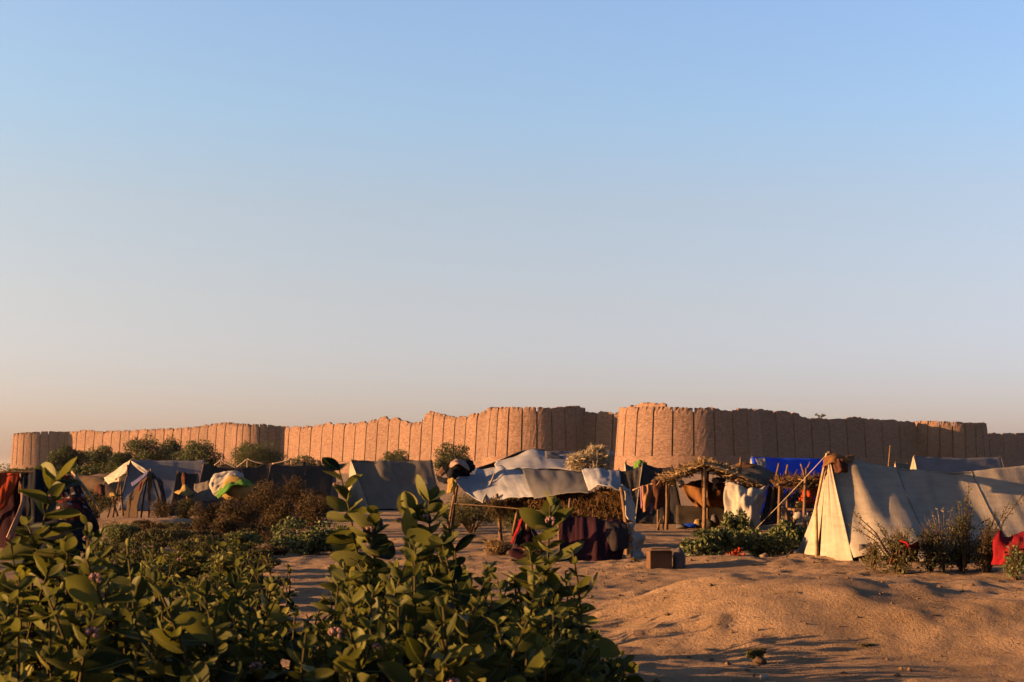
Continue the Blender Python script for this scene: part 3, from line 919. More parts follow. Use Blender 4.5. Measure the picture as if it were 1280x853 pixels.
# --- far tents on the right
ridge_tent('canvas_tent', 'slate blue ridge tent with small sunlit gable peeking over the long cream tent', P(1142, 570, 66), P(1251, 571.5, 67), 1.9, 1.9, M_BLUEGREY, M_CANVAS, 0.07, 0.05)
ridge_tent('canvas_tent', 'tiny sunlit tent peak showing over the sagging ridge of the cream tent', P(1119, 578, 80), P(1135, 580, 81), 1.4, 1.4, M_GREYC, M_CANVAS, 0.05, 0.05)
s_ = MB().stick(G(1110, 60), P(1113, 557, 60), 0.06, 0.03, 0.02).build('bare_pole', M_WOOD, None, origin=G(1110, 60))
tag(s_, 'crooked bare stick standing behind the sagging ridge of the cream tent', 'stick')

# --- blue tarpaulin tent
tb = ridge_tent('tarp_tent', 'bright blue tarpaulin tent behind the thatched hut', P(939, 572, 52), P(1062, 573, 53), 1.9, 1.7, M_BLUE, M_WHITE, 0.03, 0.05, lean=0.3)
cloth('patch', [[P(944, 573, 51.7), P(957, 573, 51.7)], [P(946, 578, 51.4), P(958, 579, 51.4)], [P(949, 583, 51.1), P(958, 584, 51.1)]], M_BLUEGREY, tb, 8, 8)

# --- grey tents between the shelter and the hut
ridge_tent('canvas_tent', 'slate grey tent with two sagging peaks beside the hanging orange cloth', P(803, 578, 44.5), P(841, 583, 44.5), 2.0, 1.6, M_SLATE, M_GREYC, 0.12, 0.16, skew=-0.4, lean=0.55)
ridge_tent('canvas_tent', 'low slate grey tent half hidden behind the straw topped shelter', P(772, 588, 45.5), P(800, 582, 45.5), 1.9, 1.5, M_SLATE, M_GREYC, 0.10, 0.14, lean=-0.2)
ridge_tent('canvas_tent', 'pale dusty tent peak below the sunlit corner bastion', P(781, 578, 50), P(795, 580, 50), 1.3, 1.3, M_TARPG, M_CANVAS, 0.12, 0.1)
c1 = cloth('folded_cloth', [[P(793, 580, 47), P(800, 576, 47), P(808, 580, 47)], [P(792, 586, 46.6), P(800, 583, 46.4), P(810, 588, 46.6)]], M_GREEN, None, 10, 6, ((0.05, 3, 3),), 0.02, origin=P(800, 586, 46.6))
tag(c1, 'green cloth thrown over the ridge of a slate grey tent', 'cloth')

# --- dark tents on the left
ridge_tent('canvas_tent', 'small dark tent with open beige edged entrance below the white tent', P(221, 590, 50), P(247, 592, 50.5), 1.2, 1.0, M_DARKC, M_GREYC, 0.05, 0.08, open_end=True)
ridge_tent('canvas_tent', 'low black brown tent with sunlit beige gable beside the white tent', P(254, 580, 54), P(302, 585, 54.5), 1.6, 1.5, M_DARKC, M_PEACH, 0.08, 0.08)
ridge_tent('canvas_tent', 'black tent with sagging ridge behind the white and green bundles', P(300, 585, 58), P(338, 580.5, 58.5), 1.6, 1.5, M_DARKC, M_GREYC, 0.06, 0.08)
ridge_tent('canvas_tent', 'long black tent with level ridge behind the thorn scrub', P(338, 581, 56), P(418, 581, 57), 1.6, 1.5, M_DARKC, M_GREYC, 0.07, 0.06)
rt = thing('canvas_tent', 'dark tent with pale roped ridge poles behind the black tents', 'tent', G(330, 66))
cloth('roof_side', slope_net(P(272, 580, 66), P(382, 577, 66), G(265, 64.4), G(385, 64.4), 0.2, 0.1), M_DARKC, rt, 24, 12)
cloth('roof_side', slope_net(P(382, 577, 66), P(272, 580, 66), G(385, 67.6), G(265, 67.6), 0.2, 0.1), M_DARKC, rt, 24, 12)
for px, py in ((276, 575), (309, 574), (364, 574)):
    MB().stick(G(px, 66), P(px, py, 66), 0.04, 0.03).build('tent_pole', M_PALEWOOD, rt)
for a, b in (((268, 582), (276, 575)), ((276, 575), (296, 585)), ((296, 584), (309, 574)), ((309, 574), (330, 580)), ((340, 580), (364, 574))):
    rope('ridge_rope', P(a[0], a[1], 65.6), P(b[0], b[1], 65.6), rt, 0.035, 0.03)

# --- patterned A-frame of quilts
qa = thing('quilt_shelter', 'small shelter of brown striped blankets with an orange strip at its entrance', 'shelter', G(187, 45))
cloth('blanket_wall', [[P(186, 589, 45.4), P(187, 589, 44.6)], [P(172, 606, 46), P(178, 610, 43.9)], [P(160, 626, 46.3), P(173, 628, 43.6)], [P(155, 648, 46.5), P(172, 650, 43.4)]], M_BLANKET, qa, 20, 24, ((0.05, 4, 5), (0.02, 10, 10)), 0.02)
cloth('blanket_wall', [[P(187, 589, 44.6), P(188, 589, 45.6)], [P(193, 598, 44.2), P(196, 597, 46)], [P(198, 607, 43.9), P(203, 606, 46.2)], [P(203, 640, 43.6), P(209, 638, 46.4)]], M_BLACKC, qa, 14, 20, ((0.04, 4, 4),), 0.02)
cloth('entrance_strip', [[P(185, 591, 44.3), P(190, 591, 44.4)], [P(185, 605, 44.1), P(189.5, 605, 44.2)], [P(184.5, 616, 44), P(188, 617, 44)], [P(185, 626, 43.9), P(187, 627, 43.9)]], M_OCHRE, qa, 8, 14, ((0.03, 2, 5),), 0.02)
cloth('red_trim', [[P(176, 603, 44.0), P(178, 603, 44.0)], [P(173, 613, 43.7), P(175, 613, 43.7)]], M_RED, qa, 4, 6, ((0.01, 2, 3),), 0.02)
for a, b in (((187, 587), (176, 649)), ((188, 586), (206, 646)), ((189, 588), (186, 649))):
    MB().stick(P(b[0], b[1], 44), P(a[0], a[1], 44.5), 0.03, 0.025, 0.02).build('frame_pole', M_WOOD, qa)
c1 = cloth('folded_cloth', [[P(187, 588, 44.5), P(177, 595.5, 44.4), P(164, 605, 44.3)], [P(184, 594, 44.1), P(175, 601, 44.0), P(165, 608, 44.0)]], M_PURPLE, None, 14, 10, ((0.03, 4, 4),), 0.03, origin=P(172, 606, 44.6))
tag(c1, 'violet blue cloth laid on the slope of the striped blanket shelter', 'cloth')
c1 = cloth('pale_canvas', [[P(191, 592, 45.5), P(196, 596, 45.2)], [P(197, 600, 45.3), P(201, 606, 45)]], M_CANVAS, None, 8, 8, ((0.02, 3, 3),), 0.02, origin=P(199, 606, 45))
tag(c1, 'narrow cream canvas strip on the dark side of the blanket shelter', 'cloth')
pr = thing('pole_rack', 'rack of leaning sticks beside the striped blanket shelter', 'rack', G(142, 45))
for a, b in (((134, 647), (141, 622)), ((141, 647), (149, 603)), ((147, 645), (140, 620)), ((154, 645), (151, 605))):
    MB().stick(P(a[0], a[1], 45), P(b[0], b[1], 45.2), 0.035, 0.03, 0.02).build('pole', M_WOOD, pr)
MB().stick(P(135, 621, 45), P(152, 619, 45), 0.035, 0.03, 0.02).build('crossbar', M_WOOD, pr)
c1 = cloth('small_cloth', [[P(137, 618, 45), P(142, 616, 45), P(147, 618, 45)], [P(138, 622, 44.8), P(143, 621, 44.8), P(147, 623, 44.8)]], M_YELLOW, None, 8, 6, ((0.03, 3, 3),), 0.03, origin=P(142, 623, 45))
tag(c1, 'small pale yellow cloth on the rack of leaning sticks', 'cloth')
c1 = cloth('brown_sack', [[P(117, 614, 46), P(124, 606, 46), P(131, 606, 46)], [P(121, 622, 45.6), P(127, 620, 45.5), P(131, 622, 45.6)], [P(125, 632, 45.6), P(128, 634, 45.5), P(130, 636, 45.6)]], M_BROWNC, None, 10, 12, ((0.05, 3, 4),), 0.03, origin=P(127, 634, 45.6))
tag(c1, 'brown cloth hanging from the guy rope of the white tent', 'cloth')
# red garment on a stick
rg = cloth('red_garment', [[P(228, 592, 49), P(231, 590, 49), P(234, 592, 49)], [P(227, 600, 48.9), P(231, 600, 48.8), P(234, 600, 48.9)], [P(228, 608, 49), P(230.5, 609, 48.9), P(233, 608, 49)]], M_BROWNC, None, 8, 12, ((0.03, 3, 3),), 0.02, origin=P(231, 608, 49))
tag(rg, 'small rust red garment hanging before the little dark tent', 'cloth')
# small ochre canopy and grey side
oc = thing('small_canopy', 'little ochre yellow cloth canopy on a bent stick amid the scrub', 'canopy', G(231, 47))
cloth('canopy_cloth', [[P(230, 606, 47), P(231, 605.5, 47), P(232, 606, 47)], [P(224, 612, 46.8), P(231, 613, 46.4), P(239, 612, 46.8)], [P(218, 616, 46.7), P(231, 620, 46), P(244, 617, 46.7)]], M_YELLOW, oc, 14, 10, ((0.03, 4, 3),), 0.015)
MB().stick(G(236, 46.8), P(231, 606, 47), 0.03, 0.02, 0.03).build('canopy_pole', M_PALEWOOD, oc)
gc = cloth('grey_sheet', [[P(243, 605, 47), P(256, 603, 47), P(269, 603, 47)], [P(242, 614, 46.5), P(256, 614, 46.3), P(269, 613, 46.5)], [P(243, 626, 46.2), P(256, 627, 46), P(269, 626, 46.2)]], M_GREYC, None, 16, 14, ((0.04, 4, 3),), 0.02, origin=G(256, 46.5))
tag(gc, 'grey canvas sheet hanging between the ochre canopy and the white bundle', 'sheet')
# white and green bundles
wb = MB().blob(P(280, 606, 42.40), (0.44, 0.4, 0.46), 3, 0.22, 22, 14, 1.5).build('covered_bundle', M_WHITE, None, origin=P(280, 624, 42.40))
tag(wb, 'white canvas covered bundle standing at the edge of the thorn scrub', 'bundle')
cloth('cover', [[P(266, 600, 42.00), P(278, 592, 42.40), P(297, 589, 42.60), P(304, 594, 42.60)], [P(264, 608, 41.80), P(276, 601, 41.80), P(292, 596, 41.80), P(303, 600, 42.00)], [P(267, 619, 41.90), P(274, 612, 41.70), P(283, 608, 41.70), P(295, 606, 41.80)]], M_WHITE, wb, 24, 16, ((0.05, 5, 4), (0.02, 10, 8)), 0.02)
gb = MB().blob(P(296, 612, 41.00), (0.42, 0.35, 0.34), 5, 0.25, 20, 12, 1.6).build('straw_bundle', M_YELLOW, None, origin=P(296, 624, 41.00))
tag(gb, 'yellowish bundle wrapped in a bright green sheet beside the white bundle', 'bundle')
cloth('green_wrap', [[P(270, 616, 40.70), P(282, 606, 40.80), P(297, 597, 41.20), P(308, 600, 41.20), P(316, 605, 41.40)], [P(271, 620, 40.50), P(284, 611, 40.50), P(297, 601, 40.80), P(308, 604, 40.80), P(317, 608, 41.20)], [P(272, 623, 40.40), P(280, 617, 40.30), P(290, 607, 40.40), P(304, 608, 40.50), P(314, 611, 41.00)]], M_GREEN, gb, 28, 14, ((0.05, 6, 4),), 0.02)
# dirt heap behind the quilt pile
dh = MB().blob(Vector((-22.5, 78, 0.1)), (3.6, 2.6, 1.25), 8, 0.15, 40, 22, 2.2).build('dirt_heap', M_MOUND, None, origin=(-22.5, 78, 0))
tag(dh, 'low brown earth heap between the acacias and the white tent', 'heap')

# --- heap of quilts and clothes on the left edge
qf = thing('quilt_rack', 'rough stick frame under the quilts and cloths by the milkweed thicket', 'frame', G(40, 29))
for a, b in (((-8, 590), (66, 590)),):
    MB().stick(P(a[0], a[1], 29), P(b[0], b[1], 29), 0.03, 0.025, 0.01).build('rail', M_WOOD, qf)
for px in (-6, 26, 62, 97):
    D = 29
    top = P(px, 591 if px < 70 else 601, D)
    MB().stick(G(px + 2, D, -0.1), top, 0.03, 0.022, 0.03).build('post', M_WOOD, qf)
    MB().stick(G(px - 6, D + 0.9, -0.1), top, 0.028, 0.022, 0.03).build('post', M_WOOD, qf)
for a, b in (((93, 592), (97, 604)), ((90, 590), (108, 612)), ((98, 601), (118, 626)), ((97, 598), (125, 640)), ((97, 594), (90, 606))):
    MB().stick(P(a[0], a[1], 29.2), P(b[0], b[1], 29), 0.025, 0.015, 0.03).build('stick', M_PALEWOOD, qf)
def hung(name, label, cat, rows, mat, nu=20, nv=24, wr=((0.04, 5, 1.5), (0.010, 12, 3)), uvs=1.0, thick=0.02):
    allp = [p for r in rows for p in r]
    low = min(allp, key=lambda p: p[2])
    o = cloth(name, rows, mat, None, nu, nv, wr, thick, origin=low, uvs=uvs)
    return tag(o, label, cat)
hung('orange_cloth', 'orange cloth hung over the rail at the end of the quilt heap', 'cloth', [[P(-12, 589, 29.3), P(6, 590, 29.2), P(26, 592, 29.2)], [P(-12, 605, 28.7), P(6, 608, 28.6), P(20, 608, 28.7)], [P(-12, 630, 28.4), P(4, 628, 28.4), P(12, 622, 28.5)], [P(-12, 648, 28.3), P(0, 640, 28.3), P(8, 632, 28.4)]], M_ORANGE)
hung('black_cloth', 'black shawl hung over the rail of the quilt heap', 'cloth', [[P(31, 591, 29.1), P(44, 588, 29), P(58, 589, 29)], [P(29, 615, 28.6), P(43, 612, 28.4), P(59, 612, 28.5)], [P(28, 640, 28.4), P(42, 645, 28.2), P(58, 642, 28.3)], [P(30, 690, 28.1), P(42, 692, 27.9), P(58, 690, 28.0)]], M_BLACKC)
hung('dark_blanket', 'dark blanket hanging behind the orange cloth', 'blanket', [[P(-10, 592, 29.6), P(15, 593, 29.5), P(34, 594, 29.5)], [P(-10, 640, 29.2), P(15, 645, 29.0), P(34, 648, 29.0)], [P(-10, 690, 29), P(15, 690, 28.8), P(34, 690, 28.8)]], M_MAROON)
hung('patchwork_quilt', 'red and white patchwork quilt slumped over the stick frame', 'quilt', [[P(54, 590, 29.3), P(72, 591, 29.2), P(90, 597, 29.2)], [P(58, 614, 28.8), P(80, 616, 28.5), P(104, 618, 28.6)], [P(58, 642, 28.4), P(86, 640, 28.1), P(117, 643, 28.4)], [P(60, 678, 28.2), P(92, 682, 27.9), P(128, 678, 28.3)]], M_QUILT, 26, 28, ((0.07, 4, 4), (0.025, 9, 9)), 13.0, 0.04)
hung('dark_blanket', 'dark blanket lying at the foot of the patchwork quilt', 'blanket', [[P(30, 655, 28.1), P(70, 650, 27.9), P(110, 655, 28.0)], [P(30, 690, 27.7), P(70, 688, 27.4), P(118, 690, 27.6)]], M_BLACKC)
hung('white_rag', 'torn whitish rag hanging beside the orange cloth', 'cloth', [[P(26, 614, 28.4), P(30, 613, 28.4)], [P(25, 632, 28.3), P(30, 630, 28.3)], [P(8, 672, 28.2), P(14, 676, 28.2)]], M_PINK, 6, 16)

# ------------------------------------------------------------------ tarp shelter in the middle
sh = thing('tarp_shelter', 'low brushwood shelter roofed with white and grey tarpaulins and a dark maroon curtain', 'shelter', G(690, 27))
wrT = ((0.022, 4, 1.4), (0.010, 9, 1.8), (0.003, 20, 9))
def tie(px, py, D): return P(px, py, D)
cloth('roof_tarp', [[P(586, 588, 32), P(602, 586, 32), P(622, 583, 32), P(655, 585, 31.5)],
                    [P(578, 594, 31.0), P(600, 598, 30.8), P(625, 598, 30.4), P(658, 598, 30)],
                    [P(572, 598, 30.3), P(596, 612, 30.0), P(632, 611, 29.6), P(664, 611, 29.2)],
                    [P(568, 601, 30.0), P(601, 628.5, 29.6), P(636, 622, 29.2), P(669, 622, 28.8)]], M_TARP, sh, 60, 34, ((0.030, 5, 1.4), (0.014, 11, 1.8), (0.003, 22, 10)), 0.015)
cloth('roof_tarp', [[P(652, 586, 31.2), P(680, 588, 30.6), P(708, 589, 30.2), P(737, 590, 29.8)],
                    [P(658, 602, 29.5), P(684, 602, 29.2), P(710, 603, 28.8), P(738, 604, 28.4)],
                    [P(667, 623, 28.7), P(688, 619, 28.3), P(704, 617, 28.0), P(737, 616, 27.6)]], M_TARPG, sh, 40, 26, wrT, 0.015)
cloth('roof_tarp', [[P(727, 588, 29.6), P(750, 586, 29.2), P(775, 589, 28.9)],
                    [P(731, 600, 28.2), P(752, 597, 27.8), P(776, 602, 27.6)],
                    [P(736, 614, 27.4), P(752, 606, 27.0), P(778, 613, 26.9)]], M_TARP, sh, 30, 22, wrT, 0.015)
cloth('roof_tarp', [[P(621, 576, 33), P(640, 573, 33), P(661, 563, 33), P(681, 564, 33), P(716, 566, 33), P(735, 572, 33)],
                    [P(618, 581, 32.3), P(640, 578, 32), P(664, 571, 32), P(684, 573, 32), P(716, 576, 32), P(738, 580, 32)],
                    [P(622, 587, 31.6), P(645, 586, 31.2), P(668, 585, 31), P(690, 586, 31), P(716, 589, 30.8), P(742, 590, 30.4)]], M_TARP, sh, 44, 22, wrT, 0.015)
cloth('roof_tarp', [[P(681, 564.5, 32.8), P(700, 565, 32.8), P(717, 567, 32.8), P(734, 572, 32.8)], [P(682, 572, 31.9), P(700, 574, 31.9), P(717, 577, 31.9), P(736, 581, 31.9)]], M_TARPG, sh, 20, 10, ((0.02, 5, 3),), 0.015)
# roof back slope, so that the roof is a closed low gable
cloth('roof_tarp', [[P(735, 572, 33), P(700, 565, 33.1), P(661, 563, 33.1), P(621, 576, 33.1), P(586, 588, 32.2)], [P(740, 600, 34.5), P(700, 600, 34.8), P(661, 600, 34.8), P(621, 602, 34.6), P(586, 604, 34)]], M_TARPG, sh, 30, 8, ((0.03, 5, 3),), 0.015)
def pole(parent, a, b, r=0.035, bend=0.02, name='post', mat=M_WOOD):
    return MB().stick(a, b, r, r * 0.75, bend).build(name, mat, parent)
pole(sh, G(561, 30.2, -.1), P(573, 598, 30.2), 0.045, 0.03)
pole(sh, G(566, 31.0, -.1), P(571, 600, 30.6), 0.04, 0.04)
pole(sh, G(556, 29.5, -.1), P(569, 606, 30.0), 0.03, 0.03)
pole(sh, G(627, 30.0, -.1), P(621, 618, 29.4), 0.045, 0.03)
pole(sh, G(700, 30.8, -.1), P(697, 592, 30.6), 0.04, 0.03)
pole(sh, G(760, 29.5, -.1), P(757, 590, 29.3), 0.04, 0.03)
pole(sh, G(784, 26.0, -.1), P(776, 610, 26.8), 0.045, 0.03)
pole(sh, G(712, 25.6, -.1), P(713, 624, 27.6), 0.04, 0.02)
pole(sh, G(640, 33.6, -.1), P(661, 565, 33), 0.04, 0.02)
pole(sh, P(556, 629, 30.2), P(690, 640, 27.4), 0.012, 0.01, 'crossbar', M_BARK)
pole(sh, P(655, 622, 29.4), P(784, 614, 27.6), 0.03, 0.01, 'crossbar')
rope('tie_rope', P(618, 593, 30.5), P(603, 628, 29.4), sh, 0.022, 0.01)
rope('tie_rope', P(603, 628, 29.4), P(610, 630, 29.5), sh, 0.02)
# hanging thatch below the roof
def box_pts(p0, p1, dy):
    def f(g, n):
        u = g.uniform(0, 1, n)[:, None]
        a = np.array(p0); b = np.array(p1)
        q = a + (b - a) * u
        q[:, 1] += g.uniform(-dy, dy, n)
        q[:, 2] += g.uniform(-0.5, 0.5, n) * 0.0
        return q
    return f
def down(g, n):
    d = g.normal(size=(n, 3)) * 0.45; d[:, 2] -= 1.0
    return d
th = MB()
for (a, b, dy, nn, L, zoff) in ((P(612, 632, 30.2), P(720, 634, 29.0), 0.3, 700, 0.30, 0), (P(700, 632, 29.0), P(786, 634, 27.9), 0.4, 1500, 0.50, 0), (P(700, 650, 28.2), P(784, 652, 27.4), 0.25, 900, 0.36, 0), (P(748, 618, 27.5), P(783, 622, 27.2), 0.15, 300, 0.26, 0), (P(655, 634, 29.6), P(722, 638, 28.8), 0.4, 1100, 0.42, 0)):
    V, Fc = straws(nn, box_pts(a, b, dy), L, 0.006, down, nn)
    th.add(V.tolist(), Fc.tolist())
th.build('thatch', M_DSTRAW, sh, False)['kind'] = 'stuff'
tw = MB()
V, Fc = straws(260, box_pts(P(612, 634, 29.4), P(628, 640, 29.2), 0.2), 0.4, 0.007, down, 3); tw.add(V.tolist(), Fc.tolist())
tw.build('twig_bunch', M_THORN, sh, False)['kind'] = 'stuff'
cloth('back_wall', [[P(722, 622, 29.5), P(750, 622, 29.2), P(784, 620, 28.6)], [P(722, 650, 29.4), P(750, 650, 29), P(786, 650, 28.4)], [G(722, 29.3), G(750, 29), G(788, 28.3)]], M_OCHRE, sh, 20, 14, ((0.04, 5, 3),))
# dark curtain
cloth('curtain', [[P(704, 641, 25.2), P(725, 644, 25.0), P(752, 649, 24.9), P(782, 654, 24.8)],
                  [P(702, 665, 24.7), P(725, 666, 24.5), P(752, 668, 24.4), P(782, 668, 24.5)],
                  [P(701, 690, 24.4), P(725, 690, 24.2), P(752, 690, 24.1), P(780, 688, 24.3)],
                  [P(700, 708, 24.2), P(725, 711, 23.9), P(752, 712, 23.8), P(775, 708, 24.1)]], M_MAROON, sh, 36, 26, ((0.07, 6, 0.8), (0.03, 13, 1.5)), 0.02)
cloth('curtain', [[P(757, 652, 24.6), P(770, 653, 24.5), P(783, 656, 24.5)], [P(758, 668, 24.3), P(771, 670, 24.2), P(785, 672, 24.3)], [P(760, 690, 24.2), P(772, 689, 24.1), P(784, 686, 24.2)]], M_SHAWL, sh, 16, 14, ((0.03, 4, 3),), 0.02)
cloth('end_cloth', [[P(779, 605, 27.2), P(786, 614, 27.6)], [P(783, 630, 26.6), P(793, 640, 27.4)], [P(785, 650, 26.2), P(796, 655, 27.2)]], M_WHITE, sh, 10, 18, ((0.05, 3, 4),), 0.02)
cloth('end_cloth', [[P(781, 655, 24.9), P(789, 654, 25.3), P(797, 657, 25.8)], [P(783, 672, 24.6), P(790, 672, 24.8), P(799, 674, 25.6)], [P(787, 690, 24.5), P(792, 690, 24.7), P(801, 690, 25.6)], [P(789, 706, 24.4), P(792, 707, 24.6), P(803, 707, 25.4)]], M_CANVAS, sh, 16, 20, ((0.08, 3, 4), (0.03, 8, 8)), 0.02)
cloth('end_cloth', [[P(783, 656, 24.6), P(787, 655, 24.7)], [P(787, 667, 24.4), P(790, 667, 24.5)], [P(785, 676, 24.4), P(789, 679, 24.5)]], M_PEACH, sh, 6, 10, ((0.03, 3, 4),), 0.02)
MB().blob(P(780, 703, 24.2), (0.05, 0.06, 0.11), 4, 0.2).build('foot_stone', M_STONE, sh)
# things on the roof
st = thing('straw_bale', 'loose pale straw bale lying on the tarpaulin shelter roof', 'straw', P(737, 590, 30.4))
V, Fc = straws(1500, lambda g, n: np.array(P(735, 578, 30.4)) + np.clip(g.normal(size=(n, 3)), -1.7, 1.7) * np.array([0.21, 0.16, 0.085]), 0.30, 0.0055, lambda g, n: g.normal(size=(n, 3)) * np.array([1, 0.8, 0.6]) + np.array([0.3, 0, 0.35]), 8)
part('stalks', V, Fc, M_PSTRAW, st, False)['kind'] = 'stuff'
V, Fc = straws(420, lambda g, n: np.array(P(746, 565, 30.4)) + np.clip(g.normal(size=(n, 3)), -1.6, 1.6) * np.array([0.10, 0.09, 0.05]), 0.22, 0.006, lambda g, n: g.normal(size=(n, 3)) * 0.6 + np.array([0.3, 0, 0.7]), 9)
part('seed_heads', V, Fc, M_PSTRAW, st, False)['kind'] = 'stuff'
MB().blob(P(735, 581, 30.4), (0.36, 0.26, 0.14), 6, 0.2, 16, 10).build('core', M_DSTRAW, st)
wsk = MB().blob(P(756, 572, 30.8), (0.20, 0.18, 0.15), 9, 0.25, 18, 12).build('white_sack', M_WHITE, None, origin=P(756, 583, 30.8))
tag(wsk, 'crumpled white sack behind the straw bale on the shelter roof', 'sack')
bd = MB().blob(P(574, 588, 30.8), (0.24, 0.22, 0.21), 12, 0.3, 18, 12).blob(P(585, 584, 31.0), (0.13, 0.15, 0.15), 13, 0.25, 14, 9).blob(P(566, 595, 30.5), (0.12, 0.12, 0.14), 14, 0.3, 12, 9).build('clothes_bundle', M_BLACKC, None, origin=P(574, 600, 30.8))
tag(bd, 'black bundle of clothes with a pink wrap on the shelter corner', 'bundle')
cloth('pink_wrap', [[P(563, 578, 30.7), P(570, 573.5, 30.9), P(580, 575, 31.0)], [P(562, 582, 30.5), P(571, 577, 30.5), P(584, 582, 30.7)], [P(564, 585, 30.4), P(574, 581, 30.3), P(587, 588, 30.5)]], M_PINK, bd, 16, 10, ((0.03, 4, 4),), 0.025)
cb = cloth('cardboard_piece', [[P(546, 592, 30.7), P(553, 583, 30.9)], [P(551, 596, 30.5), P(560, 590, 30.7)]], M_CARD, None, 4, 4, ((0.005, 2, 2),), 0.015, origin=P(552, 596, 30.6))
tag(cb, 'sunlit tan cardboard sheet leaning against the black clothes bundle', 'cardboard')
hung('dark_rag', 'black rag under the cardboard sheet on the shelter corner', 'cloth', [[P(545, 594, 30.7), P(556, 597, 30.5), P(564, 594, 30.4)], [P(549, 602, 30.6), P(556, 605, 30.4), P(562, 604, 30.4)]], M_BLACKC, 10, 8)
hung('pale_yellow_cloth', 'pale yellow cloth knotted on the shelter corner post', 'cloth', [[P(561, 599, 30.0), P(566, 597, 29.9), P(570, 601, 29.9)], [P(562, 607, 29.9), P(566, 607, 29.8), P(570, 608, 29.9)], [P(560, 617, 29.9), P(564, 616, 29.8), P(567, 613, 29.9)]], M_YELLOW, 10, 14)

# ------------------------------------------------------------------ thatched hut
ht = thing('thatched_hut', 'open hut with a low gabled brushwood roof on forked poles', 'hut', G(880, 39))
for px, D, ty in ((880, 37.6, 574), (877, 37.8, 575), (833, 38.5, 600), (937, 38.0, 604), (885, 42, 580), (835, 42.5, 600), (940, 42.2, 602)):
    pole(ht, G(px + (3 if px == 877 else 0), D, -.1), P(px, ty, D), 0.05, 0.015)
pole(ht, P(880, 579, 37.4), P(886, 581, 42.6), 0.04, 0.01, 'ridge_beam')
pole(ht, P(826, 601, 38.3), P(833, 601, 42.6), 0.04, 0.01, 'eave_beam')
pole(ht, P(948, 607, 37.8), P(945, 605, 42.4), 0.04, 0.01, 'eave_beam')
rg_ = random.Random(4)
for side, ex, ey in ((-1, 826, 601), (1, 950, 608)):
    for k in range(34):
        v = rg_.uniform(0, 1)
        D = 37.5 + 5.2 * v
        a = P(880 + rg_.uniform(-2, 4) + 5 * v, 577 + rg_.uniform(0, 3) + 1 * v, D)
        b = P(ex + rg_.uniform(-4, 7) + 5 * v, ey + rg_.uniform(-3, 2), D + rg_.uniform(-.2, .2))
        t0 = rg_.uniform(-0.02, 0.25); t1_ = rg_.uniform(0.75, 1.04)
        MB().stick(a.lerp(b, t0), a.lerp(b, t1_), rg_.uniform(0.02, 0.045), None, 0.012, 5, 4).build('roof_stick', M_PALEWOOD if rg_.random() < .5 else M_WOOD, ht)
V, Fc = straws(2600, lambda g, n: (lambda u, v, s: np.stack([((880 - 640) / F + np.where(s, -1, 1.25) * 54 / F * u) * (37.5 + 5.3 * v), 37.5 + 5.3 * v, CAMZ + (HZ - (578 + np.where(s, 23, 29) * u + g.uniform(-1.5, 3, n))) / F * 39], 1))(g.uniform(0, 1, n), g.uniform(0, 1, n), g.uniform(0, 1, n) < .5), 0.45, 0.012, lambda g, n: g.normal(size=(n, 3)) * np.array([1, .8, .3]), 12)
part('brush_thatch', V, Fc, M_STRAW, ht, False)['kind'] = 'stuff'
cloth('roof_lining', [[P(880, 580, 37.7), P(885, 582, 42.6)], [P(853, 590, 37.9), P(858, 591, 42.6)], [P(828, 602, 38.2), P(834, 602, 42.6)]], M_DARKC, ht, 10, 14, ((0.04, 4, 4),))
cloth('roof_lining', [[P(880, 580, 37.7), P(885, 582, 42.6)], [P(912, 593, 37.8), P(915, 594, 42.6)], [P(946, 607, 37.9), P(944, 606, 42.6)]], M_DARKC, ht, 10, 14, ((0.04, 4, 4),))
cloth('back_cloth', [[P(852, 605, 42.4), P(880, 602, 42.5), P(912, 604, 42.4)], [P(858, 620, 42.2), P(880, 620, 42.1), P(912, 622, 42.2)], [P(870, 634, 42.0), P(885, 634, 41.9), P(910, 634, 42.0)]], M_OCHRE, ht, 24, 12, ((0.08, 7, 2),))
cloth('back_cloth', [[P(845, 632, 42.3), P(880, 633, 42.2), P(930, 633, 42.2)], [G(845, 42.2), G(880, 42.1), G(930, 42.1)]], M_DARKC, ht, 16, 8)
cloth('side_cloth', [[P(905, 604, 42.1), P(935, 604, 38.6)], [P(905, 630, 42.0), P(936, 630, 38.5)], [G(905, 41.9), G(937, 38.4)]], M_BROWNC, ht, 16, 12)
for px, py, m, k in ((840, 604, M_PSTRAW, 1), (848, 607, M_YELLOW, 2), (858, 604, M_STRAW, 3)):
    pass
def rag(px, py, D, w, h, mat, label, cat='cloth'):
    hung('small_rag', label, cat, [[P(px - w, py, D), P(px, py - 1.5, D - .05), P(px + w, py, D)], [P(px - w * .7, py + h * .5, D), P(px, py + h * .55, D - .08), P(px + w * .7, py + h * .5, D)], [P(px - w * .5, py + h, D), P(px, py + h * 0.9, D), P(px + w * .2, py + h * .8, D)]], mat, 8, 10, ((0.05, 3, 3),))
rag(839, 601, 38.0, 5, 7, M_YELLOW, 'cream rag dangling from the hut eave beside the brown hanging cloth')
rag(851, 602, 38.0, 4, 8, M_CANVAS, 'pale rag dangling halfway along the hut eave')
rag(893, 600, 38.4, 4, 13, M_CANVAS, 'cream bag hanging under the hut roof beside the centre pole', 'bag')
rag(899, 598, 38.6, 9, 7, M_TARPG, 'grey bundle tucked under the hut roof')
